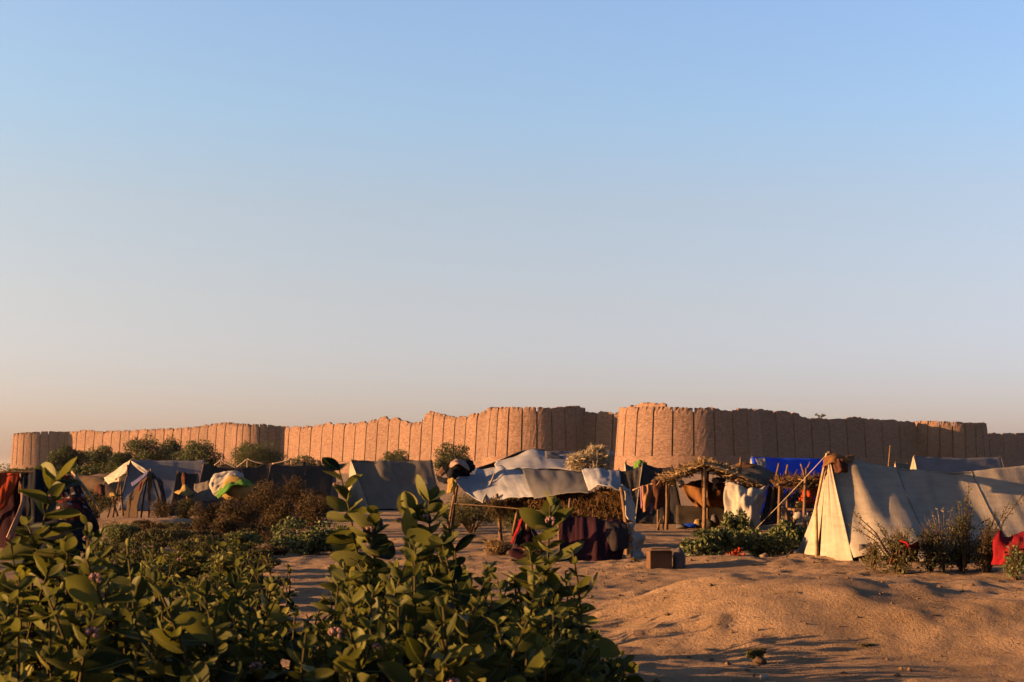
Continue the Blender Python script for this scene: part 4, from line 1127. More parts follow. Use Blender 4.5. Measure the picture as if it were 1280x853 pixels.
# poles standing by the hut
for a, b, D, lab in (((924, 606), (926, 572), 39.5, 'straight upright pole rising from the hut roof edge'), ((961, 650), (974, 579), 37.5, 'leaning pole beside the white sheet, nearer to the hut'), ((972, 650), (985, 581), 37.8, 'leaning pole beside the dark blue sheet'), ((911, 600), (911, 580), 40, 'short stake poking through the hut thatch')):
    q = MB().stick(P(a[0], a[1], D), P(b[0], b[1], D), 0.045, 0.03, 0.01).build('wooden_pole', M_WOOD, None, origin=P(a[0], a[1], D))
    tag(q, lab, 'pole')
gt = cloth('grey_awning', [[P(912, 583, 45), P(930, 580, 45.5), P(948, 582, 46)], [P(930, 592, 43), P(955, 592, 43.5), P(972, 594, 44)], [P(945, 606, 41), P(972, 606, 41), P(994, 607, 41.5)]], M_DARKC, None, 20, 16, ((0.04, 4, 3),), 0.02, origin=G(950, 44))
tag(gt, 'dark grey awning sheet stretched between the hut roof and the blue tent', 'awning')
hung('rust_cloth', 'rust orange cloth lying on the ridge behind the hut', 'cloth', [[P(915, 583, 45), P(927, 580, 45), P(945, 581, 45)], [P(914, 586, 44.6), P(928, 585, 44.5), P(944, 585, 44.6)]], M_OCHRE, 12, 6)
hung('hanging_sheet', 'large white sheet hanging in folds from the hut poles in the sun', 'sheet', [[P(908, 602, 37.6), P(925, 606, 37.3), P(945, 611, 37.2), P(962, 606, 37.4)], [P(907, 620, 37.4), P(924, 622, 37.0), P(942, 622, 36.9), P(957, 620, 37.2)], [P(906, 638, 37.3), P(924, 640, 36.9), P(940, 640, 36.8), P(953, 638, 37.2)], [P(905, 654, 37.2), P(922, 658, 36.8), P(938, 660, 36.7), P(948, 658, 37.1)]], M_WHITE, 36, 30, ((0.07, 6, 3), (0.04, 12, 3), (0.012, 20, 12)))
hung('blue_sheet', 'dark blue grey sheet hanging beside the white sheet', 'sheet', [[P(960, 607, 37.6), P(972, 611, 37.9)], [P(955, 630, 37.4), P(972, 632, 37.9)], [P(947, 658, 37.2), P(971, 655, 37.8)]], M_SLATE, 16, 18)
hung('pink_shirt', 'small pink shirt at the top of the white sheet', 'shirt', [[P(919, 599, 37.8), P(926, 597, 37.7)], [P(918, 606, 37.7), P(927, 606, 37.6)]], M_PINK, 8, 8, ((0.05, 3, 3),))
# drying rod with cloths
dr = thing('drying_rod', 'thin rod on a post carrying an orange and a brown cloth', 'rod', G(823, 38))
pole(dr, P(791, 613, 38), P(832, 599, 38.2), 0.025, 0.005, 'rod', M_PALEWOOD)
pole(dr, G(823, 38.1, -.1), P(823, 603, 38.1), 0.035, 0.01)
pole(dr, G(820, 38, -.1), P(826, 648, 38), 0.025, 0.02)
pole(dr, G(829, 38, -.1), P(830, 645, 38), 0.025, 0.02)
hung('orange_towel', 'peach orange towel hanging on the drying rod', 'towel', [[P(803, 608.5, 37.95), P(809, 606.5, 37.9), P(816, 604, 37.95)], [P(803, 620, 37.8), P(809, 620, 37.7), P(816, 618, 37.85)], [P(803, 632, 37.8), P(809, 632, 37.7), P(815, 629, 37.85)], [P(804, 641, 37.8), P(808, 638, 37.75), P(814, 630, 37.85)]], M_PEACH, 16, 18, ((0.06, 5, 2),))
hung('lilac_cloth', 'thin lilac cloth edge beside the orange towel', 'cloth', [[P(800, 608.5, 38.0), P(804, 607, 38.0)], [P(801, 625, 37.9), P(804, 625, 37.9)], [P(802, 636, 37.9), P(804, 634, 37.9)]], M_LILAC, 6, 12)
hung('brown_blanket', 'dark brown blanket folded over the end of the drying rod', 'blanket', [[P(816, 602, 38.0), P(824, 599, 38.0), P(832, 598, 38.0)], [P(816, 618, 37.8), P(824, 617, 37.7), P(831, 617, 37.8)], [P(816, 634, 37.8), P(823, 633, 37.7), P(830, 630, 37.8)], [P(818, 640, 37.8), P(823, 636, 37.7), P(830, 632, 37.8)]], M_BROWNC, 16, 18, ((0.06, 4, 2),))
hung('lilac_cloth', 'small lilac scrap dangling below the brown blanket', 'cloth', [[P(813, 630, 37.8), P(816, 629, 37.8)], [P(813, 637, 37.8), P(816, 636, 37.8)], [P(814, 642, 37.8), P(815, 640, 37.8)]], M_LILAC, 4, 8)
# clutter inside the hut
for k, (px, py, w, h, D, m, lab) in enumerate([(886, 652, 10, 6, 39.5, M_DARKC, 'dark sacks piled on the hut floor by the centre pole'), (873, 650, 6, 6, 40, M_STRAW, 'straw coloured sack on the hut floor'), (893, 648, 5, 8, 40.3, M_TARPG, 'grey white can standing inside the hut'), (862, 657, 10, 3, 40, M_BLUE, 'crumpled navy tarp lying beside the slate tent'), (852, 656, 8, 3, 39.5, M_TARPG, 'pale crumpled sheet on the ground before the slate tent')]):
    c = P(px, py, D)
    q = MB().blob((c.x, c.y, h1(c.x, c.y) + h / F * D * 0.9), (w / F * D, w / F * D * .8, h / F * D), 20 + k, 0.25, 14, 9).build('sack', m, None, origin=(c.x, c.y, h1(c.x, c.y)))
    tag(q, lab, 'sack' if 'sack' in lab else ('can' if 'can' in lab else 'tarp'))
# pale cardboard strip behind the hut
hung('pale_banner', 'pale strip of plastic sheeting behind the hut ridge', 'sheet', [[P(838, 587.5, 47), P(862, 586, 47)], [P(838, 594, 46.8), P(862, 594, 46.8)]], M_TARP, 12, 5)

# ------------------------------------------------------------------ lean-to with orange cloths
lt = thing('brush_lean_to', 'brushwood lean-to on forked posts with bright orange cloths beside the cream tent', 'shelter', G(1005, 36.5))
for px, D, ty in ((1008, 35.5, 585), (975, 36.0, 605), (1024, 37.5, 606), (985, 38.5, 606), (1012, 38.5, 600)):
    pole(lt, G(px - 1, D, -.1), P(px, ty, D), 0.05, 0.02)
pole(lt, P(1006, 596, 35.5), P(1001, 580, 35.5), 0.03, 0.02)
pole(lt, P(1006, 592, 35.5), P(1013, 578, 35.7), 0.03, 0.02)
pole(lt, P(972, 606, 35.9), P(1030, 606, 37.0), 0.04, 0.01, 'crossbar')
for k in range(26):
    px = rg_.uniform(975, 1028); D = rg_.uniform(35.5, 38.5)
    MB().stick(P(px, rg_.uniform(598, 607), D), P(px + rg_.uniform(-14, 14), rg_.uniform(598, 608), D + rg_.uniform(-1, 1)), 0.025, None, 0.02, 5, 3).build('roof_stick', M_WOOD, lt)
V, Fc = straws(900, lambda g, n: np.stack([(g.uniform(972, 1030, n) - 640) / F * 37.0, 37.0 + g.uniform(-1.2, 1.2, n), CAMZ + (HZ - g.uniform(598, 608, n)) / F * 36.5], 1), 0.4, 0.010, lambda g, n: g.normal(size=(n, 3)), 14)
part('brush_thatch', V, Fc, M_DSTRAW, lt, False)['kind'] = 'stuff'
hung('orange_cloth', 'bright orange cloth hanging under the brushwood lean-to', 'cloth', [[P(1001, 612, 36.5), P(1010, 609, 36.3), P(1022, 609, 36.5)], [P(1003, 618, 36.4), P(1012, 619, 36.2), P(1022, 617, 36.4)], [P(1002, 622, 36.4), P(1012, 623, 36.2), P(1021, 620, 36.4)]], M_ORANGE, 18, 12, ((0.05, 5, 3),))
hung('orange_cloth', 'second orange cloth lying lower on the lean-to rail', 'cloth', [[P(998, 622, 36.2), P(1010, 621, 36.0), P(1020, 622, 36.2)], [P(999, 626, 36.1), P(1010, 627, 35.9), P(1019, 626, 36.1)], [P(1000, 630, 36.2), P(1010, 631, 36.0), P(1019, 629, 36.2)]], M_ORANGE, 18, 10, ((0.05, 5, 3),))
tbk = thing('stick_table', 'rough stick table under the brushwood lean-to', 'table', G(1003, 36.1))
for dx in (-10, 12):
    for dy in (-.4, .4):
        pole(tbk, G(1003 + dx, 36.1 + dy, -.05), P(1003 + dx, 637, 36.1 + dy), 0.03, 0.01, 'leg')
MB().box(P(1004, 637, 36.1), (0.62, 0.9, 0.05)).build('table_top', M_WOOD, tbk, False)
for k, (px, py, w, h, D, m, lab, cat) in enumerate([(1000, 631, 6, 4, 36.1, M_YELLOW, 'yellow folded bedding on the stick table', 'bedding'), (1012, 633, 6, 3, 36.2, M_OCHRE, 'brown bundle on the stick table', 'bundle'), (998, 645, 6, 5, 35.7, M_WHITE, 'white sack under the stick table', 'sack'), (1008, 648, 4, 4, 35.5, M_CANVAS, 'cream sack lying before the stick table', 'sack'), (1012, 642, 3, 4, 35.8, M_WHITE, 'small white jug under the lean-to', 'jug')]):
    c = P(px, py, D)
    q = MB().blob(c, (w / F * D, w / F * D * .8, h / F * D), 30 + k, 0.25, 14, 9).build('goods', m, None, origin=(c.x, c.y, c.z - h / F * D))
    q.name = cat
    tag(q, lab, cat)

# ------------------------------------------------------------------ near objects on the sand
bc = G(824, 22.0)
bx = thing('cardboard_box', 'brown cardboard box standing on the sand by the shelter curtain', 'box', bc)
s = 0.34; hb = 0.27
MB().box(bc + Vector((0, 0, hb / 2)), (s, 0.30, hb), R(6)).build('carton', M_CARD, bx, False)
MB().box(bc + Vector((0, -0.17, hb + 0.012)), (s * 0.96, 0.10, 0.012), R(6)).build('flap', M_CARD, bx, False)
MB().box(bc + Vector((0.02, 0.05, hb + 0.03)), (s * 0.9, 0.14, 0.012), R(9)).build('flap', M_CARD, bx, False)
jc = G(849, 22.0)
jg = MB()
pts = [(0, 0.0), (0.09, 0.0), (0.098, 0.04), (0.098, 0.16), (0.09, 0.22), (0.06, 0.28), (0.032, 0.30), (0.03, 0.325), (0, 0.325)]
Vj = []; Fj = []
for i in range(14):
    a = 2 * math.pi * i / 14
    for r_, z_ in pts: Vj.append((jc.x + r_ * math.cos(a), jc.y + r_ * 0.8 * math.sin(a), jc.z + z_ - 0.01))
np_ = len(pts)
for i in range(14):
    for j in range(np_ - 1):
        Fj.append((i * np_ + j, ((i + 1) % 14) * np_ + j, ((i + 1) % 14) * np_ + j + 1, i * np_ + j + 1))
jug = part('water_jug', Vj, Fj, M_JUG, None, True, origin=jc)
tag(jug, 'grey plastic water jug standing beside the cardboard box', 'jug')

# seated person in a dark shawl
pc = G(660, 24.2)
def capsule(mb, a, b, ra, rb, n=10):
    a = Vector(a); b = Vector(b)
    mb.tube([a - (b - a).normalized() * ra * 0.6, a, a.lerp(b, .5), b, b + (b - a).normalized() * rb * 0.6], [ra * 0.6, ra, (ra + rb) / 2, rb, rb * 0.6], n)
pe = thing('person', 'person in a dark shawl with a red edge sitting on the ground before the shelter', 'person', pc)
bm_ = MB()
o = pc
def q(x, y, z): return o + Vector((x, y, z))
bm_.blob(q(0, 0.05, 0.14), (0.19, 0.17, 0.14), 1, 0.02, 16, 12)
capsule(bm_, q(0, 0.05, 0.16), q(0, 0.02, 0.50), 0.15, 0.16)
capsule(bm_, q(-0.16, 0.02, 0.50), q(0.16, 0.02, 0.50), 0.07, 0.07)
capsule(bm_, q(0, 0.02, 0.52), q(0, 0, 0.63), 0.055, 0.05)
hc = q(-0.01, -0.03, 0.72)
bm_.blob(hc, (0.078, 0.095, 0.115), 2, 0.0, 18, 14)
bm_.blob(hc + Vector((-0.012, -0.03, -0.07)), (0.05, 0.055, 0.045), 2, 0.0, 12, 8)
capsule(bm_, hc + Vector((-0.018, -0.09, 0.015)), hc + Vector((-0.02, -0.108, -0.025)), 0.010, 0.015, 6)
for s_ in (-1, 1):
    bm_.blob(hc + Vector((0.078 * s_, 0.01, -0.005)), (0.012, 0.022, 0.032), 3, 0.0, 8, 6)
    capsule(bm_, q(0.18 * s_, 0.02, 0.49), q(0.22 * s_, -0.08, 0.28), 0.050, 0.042)
    capsule(bm_, q(0.22 * s_, -0.08, 0.28), q(0.07 * s_, -0.26, 0.25), 0.040, 0.028)
    hd = q(0.05 * s_, -0.29, 0.25)
    bm_.blob(hd, (0.035, 0.045, 0.022), 3, 0.0, 10, 8)
    for f_ in range(4):
        fx = (f_ - 1.5) * 0.017
        L_ = (0.055, 0.068, 0.064, 0.048)[f_]
        capsule(bm_, hd + Vector((fx, -0.03, 0)), hd + Vector((fx * 1.1 - 0.01 * s_, -0.03 - L_ * .6, -0.006)), 0.009, 0.0085, 6)
        capsule(bm_, hd + Vector((fx * 1.1 - 0.01 * s_, -0.03 - L_ * .6, -0.006)), hd + Vector((fx * 1.1 - 0.014 * s_, -0.03 - L_, -0.03)), 0.0085, 0.007, 6)
    capsule(bm_, hd + Vector((-0.03 * s_, 0.0, 0.005)), hd + Vector((-0.055 * s_, -0.035, 0.0)), 0.011, 0.009, 6)
    capsule(bm_, q(0.10 * s_, 0.0, 0.12), q(0.30 * s_, -0.26, 0.20), 0.085, 0.062)
    capsule(bm_, q(0.30 * s_, -0.26, 0.20), q(-0.02 * s_, -0.36, 0.07), 0.056, 0.040)
    capsule(bm_, q(-0.02 * s_, -0.36, 0.06), q(-0.16 * s_, -0.40, 0.05), 0.036, 0.026)
body = bm_.build('body', M_SKIN, pe)
md = body.modifiers.new('skin', 'REMESH'); md.mode = 'VOXEL'; md.voxel_size = 0.008; md.use_smooth_shade = True
md = body.modifiers.new('soft', 'SMOOTH'); md.iterations = 3; md.factor = 0.5
for s_ in (-1, 1):
    MB().blob(hc + Vector((0.028 * s_ - 0.015, -0.083, 0.012)), (0.011, 0.008, 0.007), 1, 0.0, 8, 6).build('eye', M_EYE, pe)
MB().blob(hc + Vector((-0.017, -0.083, -0.055)), (0.024, 0.010, 0.008), 1, 0.0, 8, 6).build('lips', plain('lips', (0.20, 0.07, 0.05), 0.1, 8, bumps=0), pe)
MB().blob(hc + Vector((0, 0.02, 0.03)), (0.085, 0.092, 0.10), 5, 0.03, 14, 10).build('hair', M_EYE, pe)
# dress over legs and torso
dm = MB()
capsule(dm, q(0, 0.05, 0.14), q(0, 0.03, 0.50), 0.185, 0.175, 14)
for s_ in (-1, 1):
    capsule(dm, q(0.10 * s_, 0.0, 0.12), q(0.31 * s_, -0.25, 0.20), 0.11, 0.09)
    capsule(dm, q(0.31 * s_, -0.25, 0.19), q(0.0 * s_, -0.33, 0.08), 0.085, 0.08)
    capsule(dm, q(0.18 * s_, 0.02, 0.49), q(0.23 * s_, -0.08, 0.28), 0.068, 0.06)
    capsule(dm, q(0.23 * s_, -0.08, 0.28), q(0.10 * s_, -0.23, 0.25), 0.055, 0.045)
dress = dm.build('dress', M_MAROON, pe)
md = dress.modifiers.new('cloth', 'REMESH'); md.mode = 'VOXEL'; md.voxel_size = 0.016; md.use_smooth_shade = True
md = dress.modifiers.new('soft', 'SMOOTH'); md.iterations = 6; md.factor = 0.5
# shawl over head and shoulders, open at the face
net = []
for j in range(7):
    t = j / 6; row = []
    for i in range(13):
        a = R(-60 + 300 * i / 12) - R(0)
        # opening faces -Y (slightly to -X)
        ang = R(-90) + R(38) + (2 * math.pi - R(76)) * i / 12 - R(8)
        zz = [0.875, 0.845, 0.74, 0.62, 0.50, 0.34, 0.12][j]
        rx = [0.012, 0.085, 0.125, 0.125, 0.235, 0.285, 0.34][j]
        ry = [0.012, 0.095, 0.135, 0.125, 0.185, 0.225, 0.27][j]
        row.append(q(-0.005 + rx * math.cos(ang), 0.0 + (-0.02 if j < 4 else 0.02) + ry * math.sin(ang), zz))
    net.append(row)
cloth('shawl', net, M_SHAWL, pe, 40, 30, ((0.012, 10, 5), (0.006, 22, 10)), 0.012)
hem_pts = [net[1][10], net[1][6], net[0][2], net[1][0], net[2][0], net[3][0], net[4][0], net[5][0]]
hem_pts = [q(0.05, -0.07, 0.865), q(0.0, -0.09, 0.885), q(-0.07, -0.10, 0.865), q(-0.125, -0.105, 0.80), q(-0.15, -0.11, 0.72), q(-0.185, -0.13, 0.62), q(-0.25, -0.15, 0.50), q(-0.30, -0.17, 0.36)]
cloth('red_border', [hem_pts, [p + Vector((-0.025, 0.03, 0.012)) for p in hem_pts], [p + Vector((-0.045, 0.09, 0.004)) for p in hem_pts]], M_RED, pe, 30, 6, ((0.008, 9, 2),), 0.012)
pe.scale = (0.86, 0.86, 0.86)

# ------------------------------------------------------------------ brush
def brush(px, D, wpx, ytop, n, leaf, mat, label, seed, name='thorn_bush', cat='bush', group=None, clumps=14, depth=None, twig=6, low=0.05):
    b = G(px, D)
    return shrub(name, label, cat, b, (wpx / F * D, depth or wpx / F * D * 0.7, zpx(ytop, D) - b.z), n, leaf, mat, group, clumps, seed, up=0.4, bark=M_BARK, stemr=0.012, low=low, twig=twig)

tl = 'dry brown thorn bush in the tangle before the black tents'
for i, (px, D, w, yt, nn) in enumerate([(335, 36, 42, 600, 5200), (378, 38, 34, 598, 4200), (300, 34, 36, 622, 3600), (260, 36, 30, 628, 2600), (345, 33, 40, 628, 4200), (395, 35, 26, 612, 2600), (285, 31.5, 30, 648, 2400), (320, 30, 32, 656, 2400)]):
    brush(px, D, w, yt, nn, 0.055, M_THORN, tl, 200 + i, group='thorn bushes before the black tents')
tl2 = 'low dry scrub bush growing along the earth bank'
for i, (px, D, w, yt, nn) in enumerate([(205, 42, 22, 622, 1800), (232, 42, 20, 624, 1600), (180, 36.5, 20, 650, 1500), (215, 35, 24, 650, 1800), (250, 34, 24, 655, 1800), (165, 34, 20, 665, 1500), (235, 31, 26, 668, 1800)]):
    brush(px, D, w, yt, nn, 0.05, M_SCRUB if i % 2 else M_THORN, tl2, 220 + i, group='low scrub on the earth bank')
tl3 = 'low dusty scrub covering the ground between thicket and thorn bushes'
for i, (px, D, w, yt, nn) in enumerate([(150, 27, 26, 668, 1500), (200, 26, 28, 678, 1600), (250, 25, 28, 685, 1600), (300, 26, 26, 682, 1500), (175, 22, 30, 692, 1500), (230, 21, 32, 700, 1700), (285, 20, 30, 706, 1500), (330, 22, 22, 702, 1100), (150, 18, 30, 712, 1500), (210, 17, 34, 722, 1600), (270, 16, 34, 730, 1600), (325, 17, 26, 728, 1200)]):
    brush(px, D, w * 1.35, yt - 16, int(nn * 2.0), 0.05, M_SCRUB if i % 3 else M_MILKFAR, tl3, 260 + i, group='low scrub between thicket and thorn bushes', twig=3)
for i, (px, D, w, yt, nn) in enumerate([(150, 31, 30, 662, 2200), (190, 31.5, 30, 660, 2400), (225, 29, 30, 668, 2400), (262, 29, 30, 668, 2400), (300, 28.5, 30, 670, 2200), (345, 28, 26, 672, 1800), (130, 24, 30, 684, 2000), (335, 25, 26, 690, 1500)]):
    brush(px, D, w, yt - 8, int(nn * 1.3), 0.045, M_THORN if i % 2 else M_SCRUB, 'dry brown scrub below the earth bank and the thorn tangle', 280 + i, group='dry scrub below the earth bank', twig=5)
brush(992, 43, 34, 604, 2400, 0.07, M_SCRUB, 'dark brush piled behind the lean-to under the blue tent', 259)
brush(120, 40, 26, 612, 2200, 0.06, M_SCRUB, 'dark scrub bush between the quilt heap and the stick rack', 240)
brush(105, 34, 22, 625, 1600, 0.05, M_THORN, 'brown scrub bush right behind the patchwork quilt', 241)
brush(590, 36, 50, 618, 5200, 0.05, M_SCRUB, 'green scrub growing under the open end of the tarp shelter', 242)
brush(648, 34, 46, 616, 5200, 0.05, M_SCRUB, 'grey green scrub behind the seated person', 243)
brush(628, 25.5, 26, 672, 1700, 0.04, M_STRAW, 'dry yellow weeds beside the seated person', 244)
brush(668, 23.4, 18, 678, 900, 0.035, M_THORN, 'dark dry twigs at the feet of the seated person', 245)
brush(795, 23.2, 7, 697, 420, 0.03, M_STRAW, 'tuft of dry yellow grass against the cardboard box', 246, clumps=5)
brush(945, 12.2, 16, 806, 800, 0.03, M_SCRUB, 'small grey green grass tuft on the shaded sand', 247, clumps=5, twig=8)
brush(1082, 12.6, 12, 806, 420, 0.03, M_SCRUB, 'tiny green weed on the lit sand', 248, clumps=4, twig=4)

# big-leaved bushes at middle distance
def milk_bush(px, D, wpx, ytop, n, label, seed, leaf=0.095, clumps=22, group=None):
    b = G(px, D)
    return shrub('milkweed_bush', label, 'bush', b, (wpx / F * D, wpx / F * D * 0.8, zpx(ytop, D) - b.z), n, leaf, M_MILKFAR, group, clumps, seed, up=0.3, bark=M_STEM, stemr=0.010, low=-0.08, cr=0.8)
milk_bush(385, 26.5, 58, 640, 2200, 'rounded pale leaved milkweed bush between the thorn tangle and the grey tent', 300)
milk_bush(425, 27.5, 30, 655, 800, 'small milkweed bush below the grey ridge tent', 301)
milk_bush(888, 24.2, 46, 655, 1900, 'yellow green milkweed bush between the jug and the guy ropes', 302)
milk_bush(920, 25.0, 26, 632, 1000, 'upright milkweed bush before the white hanging sheet', 303)
milk_bush(955, 24.6, 48, 658, 2000, 'dark milkweed bush beside the sunlit tent gable', 304)
milk_bush(988, 26.2, 34, 650, 1300, 'shaded milkweed bush below the brushwood lean-to', 305)
milk_bush(585, 40, 40, 630, 700, 'leafy bush seen through the open side of the tarp shelter', 306, 0.09)

# ------------------------------------------------------------------ brush fence with red cloths by the long tent
def spray(name, label, base, tips, leafmat, seed, leaf=0.045, n=60, group=None):
    g = np.random.default_rng(seed)
    t = thing(name, label, 'branch', base, group)
    mb = MB(); pts = []
    for tp in tips:
        tp = Vector(tp); b = Vector(base)
        m = b.lerp(tp, 0.5) + Vector((0, 0, 0.12 * (tp - b).length))
        line = [b, b.lerp(m, .6), m, m.lerp(tp, .5), tp]
        mb.tube(line, [0.014, 0.011, 0.009, 0.007, 0.003], 5)
        for k in range(n):
            u = g.uniform(0.2, 1) * (len(line) - 1)
            i = min(int(u), len(line) - 2)
            p = line[i].lerp(line[i + 1], u - i)
            pts.append(np.array(p) + g.normal(size=3) * np.array([0.025, 0.025, 0.025]))
    mb.build('stem', M_BARK, t)
    V, Fc = cards(np.array(pts), leaf, leaf * .5, 0.3, seed)
    part('foliage', V, Fc, leafmat, t, False)['kind'] = 'stuff'
    return t
D = 20.3
spray('thorn_branch', 'arching thorny branches reaching across the sunlit side of the cream tent', G(1125, D), [P(1066, 640, D), P(1072, 652, D), P(1095, 652, D), P(1105, 660, D + .2), P(1060, 655, D + .3)], M_SCRUB, 400, 0.035, 70)
spray('thorn_branch', 'tall upright leafy branch standing in the brush fence', G(1205, D), [P(1211, 607, D), P(1207, 622, D), P(1198, 628, D), P(1216, 630, D), P(1200, 645, D)], M_SCRUB, 401, 0.035, 120)
spray('thorn_branch', 'long leafy branch leaning out of the brush fence towards the sky', G(1228, D), [P(1283, 613, D), P(1262, 628, D), P(1245, 640, D), P(1238, 650, D)], M_SCRUB, 402, 0.032, 110)
spray('thorn_branch', 'bunch of pale dry seed stalks in the brush fence', G(1180, D), [P(1172, 636, D), P(1180, 634, D), P(1190, 634, D), P(1160, 648, D), P(1165, 640, D)], M_PSTRAW, 403, 0.025, 40)
for i, (px, w, yt, nn, m, lab) in enumerate([(1122, 26, 652, 2200, M_SCRUB, 'dense green heap of brush in the fence beside the red rag'), (1162, 30, 648, 2200, M_SCRUB, 'olive brush in the fence below the pale seed stalks'), (1202, 34, 645, 2800, M_SCRUB, 'thick olive brush around the tall upright branch'), (1236, 26, 650, 1900, M_THORN, 'brown dry brush beside the bright red cloth'), (1270, 15, 682, 600, M_MILKFAR, 'dark green leafy plant over the bright red cloth'), (1092, 14, 675, 500, M_SCRUB, 'low green weed at the foot of the arching thorny branches')]):
    brush(px, D + 0.1 * (i % 3) - (0.9 if i == 4 else 0), w, yt, int(nn * 0.65), 0.042 if i != 4 else 0.06, m, lab, 410 + i, name='fence_brush', depth=0.4, clumps=22, twig=8, low=-0.12)
hung('red_rag', 'dark red rag caught low in the brush fence', 'cloth', [[P(1124, 676, 20.10), P(1138, 682, 19.90), P(1148, 674, 20.60)], [P(1124, 690, 20.60), P(1138, 692, 20.40), P(1148, 690, 20.50)], [P(1126, 701, 20.60), P(1138, 702, 20.40), P(1148, 702, 20.50)]], M_RED, 14, 12, ((0.03, 4, 2),))
hung('red_cloth', 'bright red cloth draped over the brush fence', 'cloth', [[P(1247, 668, 20.25), P(1262, 667, 20.15), P(1290, 662, 20.15)], [P(1243, 680, 19.95), P(1262, 678, 19.75), P(1290, 676, 19.75)], [P(1240, 694, 19.85), P(1258, 692, 19.65), P(1290, 690, 19.65)], [P(1238, 706, 19.85), P(1256, 706, 19.65), P(1290, 704, 19.65)]], M_RED, 24, 20, ((0.05, 5, 1.5), (0.02, 11, 3)))
hung('tan_sack', 'tan sacking propped against the brush fence', 'sack', [[P(1118, 678, 20.5), P(1124, 676, 20.5)], [P(1117, 690, 20.3), P(1125, 688, 20.3)], [P(1112, 704, 20.2), P(1122, 703, 20.2)]], M_OCHRE, 10, 12, ((0.06, 3, 3),))
fr = thing('fence_rail', 'thin wooden rails and stakes holding the brush fence', 'fence', G(1200, 21.1))
pole(fr, P(1120, 682, 21.1), P(1290, 684, 21.1), 0.018, 0.005, 'rail')
for px in (1128, 1168, 1206, 1232, 1262):
    pole(fr, G(px, 21.1, -.05), P(px + 2, 668, 21.1), 0.02, 0.02, 'stake')

# ------------------------------------------------------------------ foreground milkweed
def leaf_mesh(name, cup, curl, twist, wid):
    nt_, nw = 8, 4
    V = []; Fc = []
    for i in range(nt_ + 1):
        t = i / nt_
        w = wid * (math.sin(math.pi * min(1, t ** 0.85 * 0.93 + 0.05)) ** 0.75) * (0.75 + 0.45 * t)
        if i == nt_: w = 0.02
        for k in range(nw + 1):
            s = (k / nw) * 2 - 1
            y = s * w
            z = cup * (abs(s) ** 1.4) * w + curl * (t ** 2) - 0.12 * math.sin(math.pi * t) * 0.5 + twist * s * t * w + 0.012 * math.sin(9 * t + 4 * s)
            V.append((t, y, z))
    for i in range(nt_):
        for k in range(nw):
            a = i * (nw + 1) + k
            Fc.append((a, a + nw + 1, a + nw + 2, a + 1))
    me = bpy.data.meshes.new(name)
    me.from_pydata(V, [], Fc)
    me.materials.append(M_MILK)
    me.polygons.foreach_set('use_smooth', [True] * len(me.polygons))
    return me
LEAVES = [leaf_mesh('milkweed_leaf', 0.35, 0.10, 0.1, 0.335), leaf_mesh('milkweed_leaf', 0.55, -0.12, -0.2, 0.31), leaf_mesh('milkweed_leaf', 0.2, 0.22, 0.25, 0.35), leaf_mesh('milkweed_leaf', 0.75, 0.02, 0.0, 0.30), leaf_mesh('milkweed_leaf', 0.3, -0.25, 0.35, 0.325)]
def flower_mesh():
    mb = MB()
    rr = random.Random(3)
    for k in range(13):
        d = Vector((rr.uniform(-1, 1), rr.uniform(-1, 1), rr.uniform(-.2, 1))).normalized() * 0.035
        mb.blob(d, (0.011, 0.011, 0.012), k, 0.1, 6, 4)
    me = bpy.data.meshes.new('flower_cluster')
    me.from_pydata(mb.v, [], mb.f)
    me.materials.append(M_FLOWER)
    return me
FLOWER = flower_mesh()
rl = random.Random(21)
NLEAF = [0]
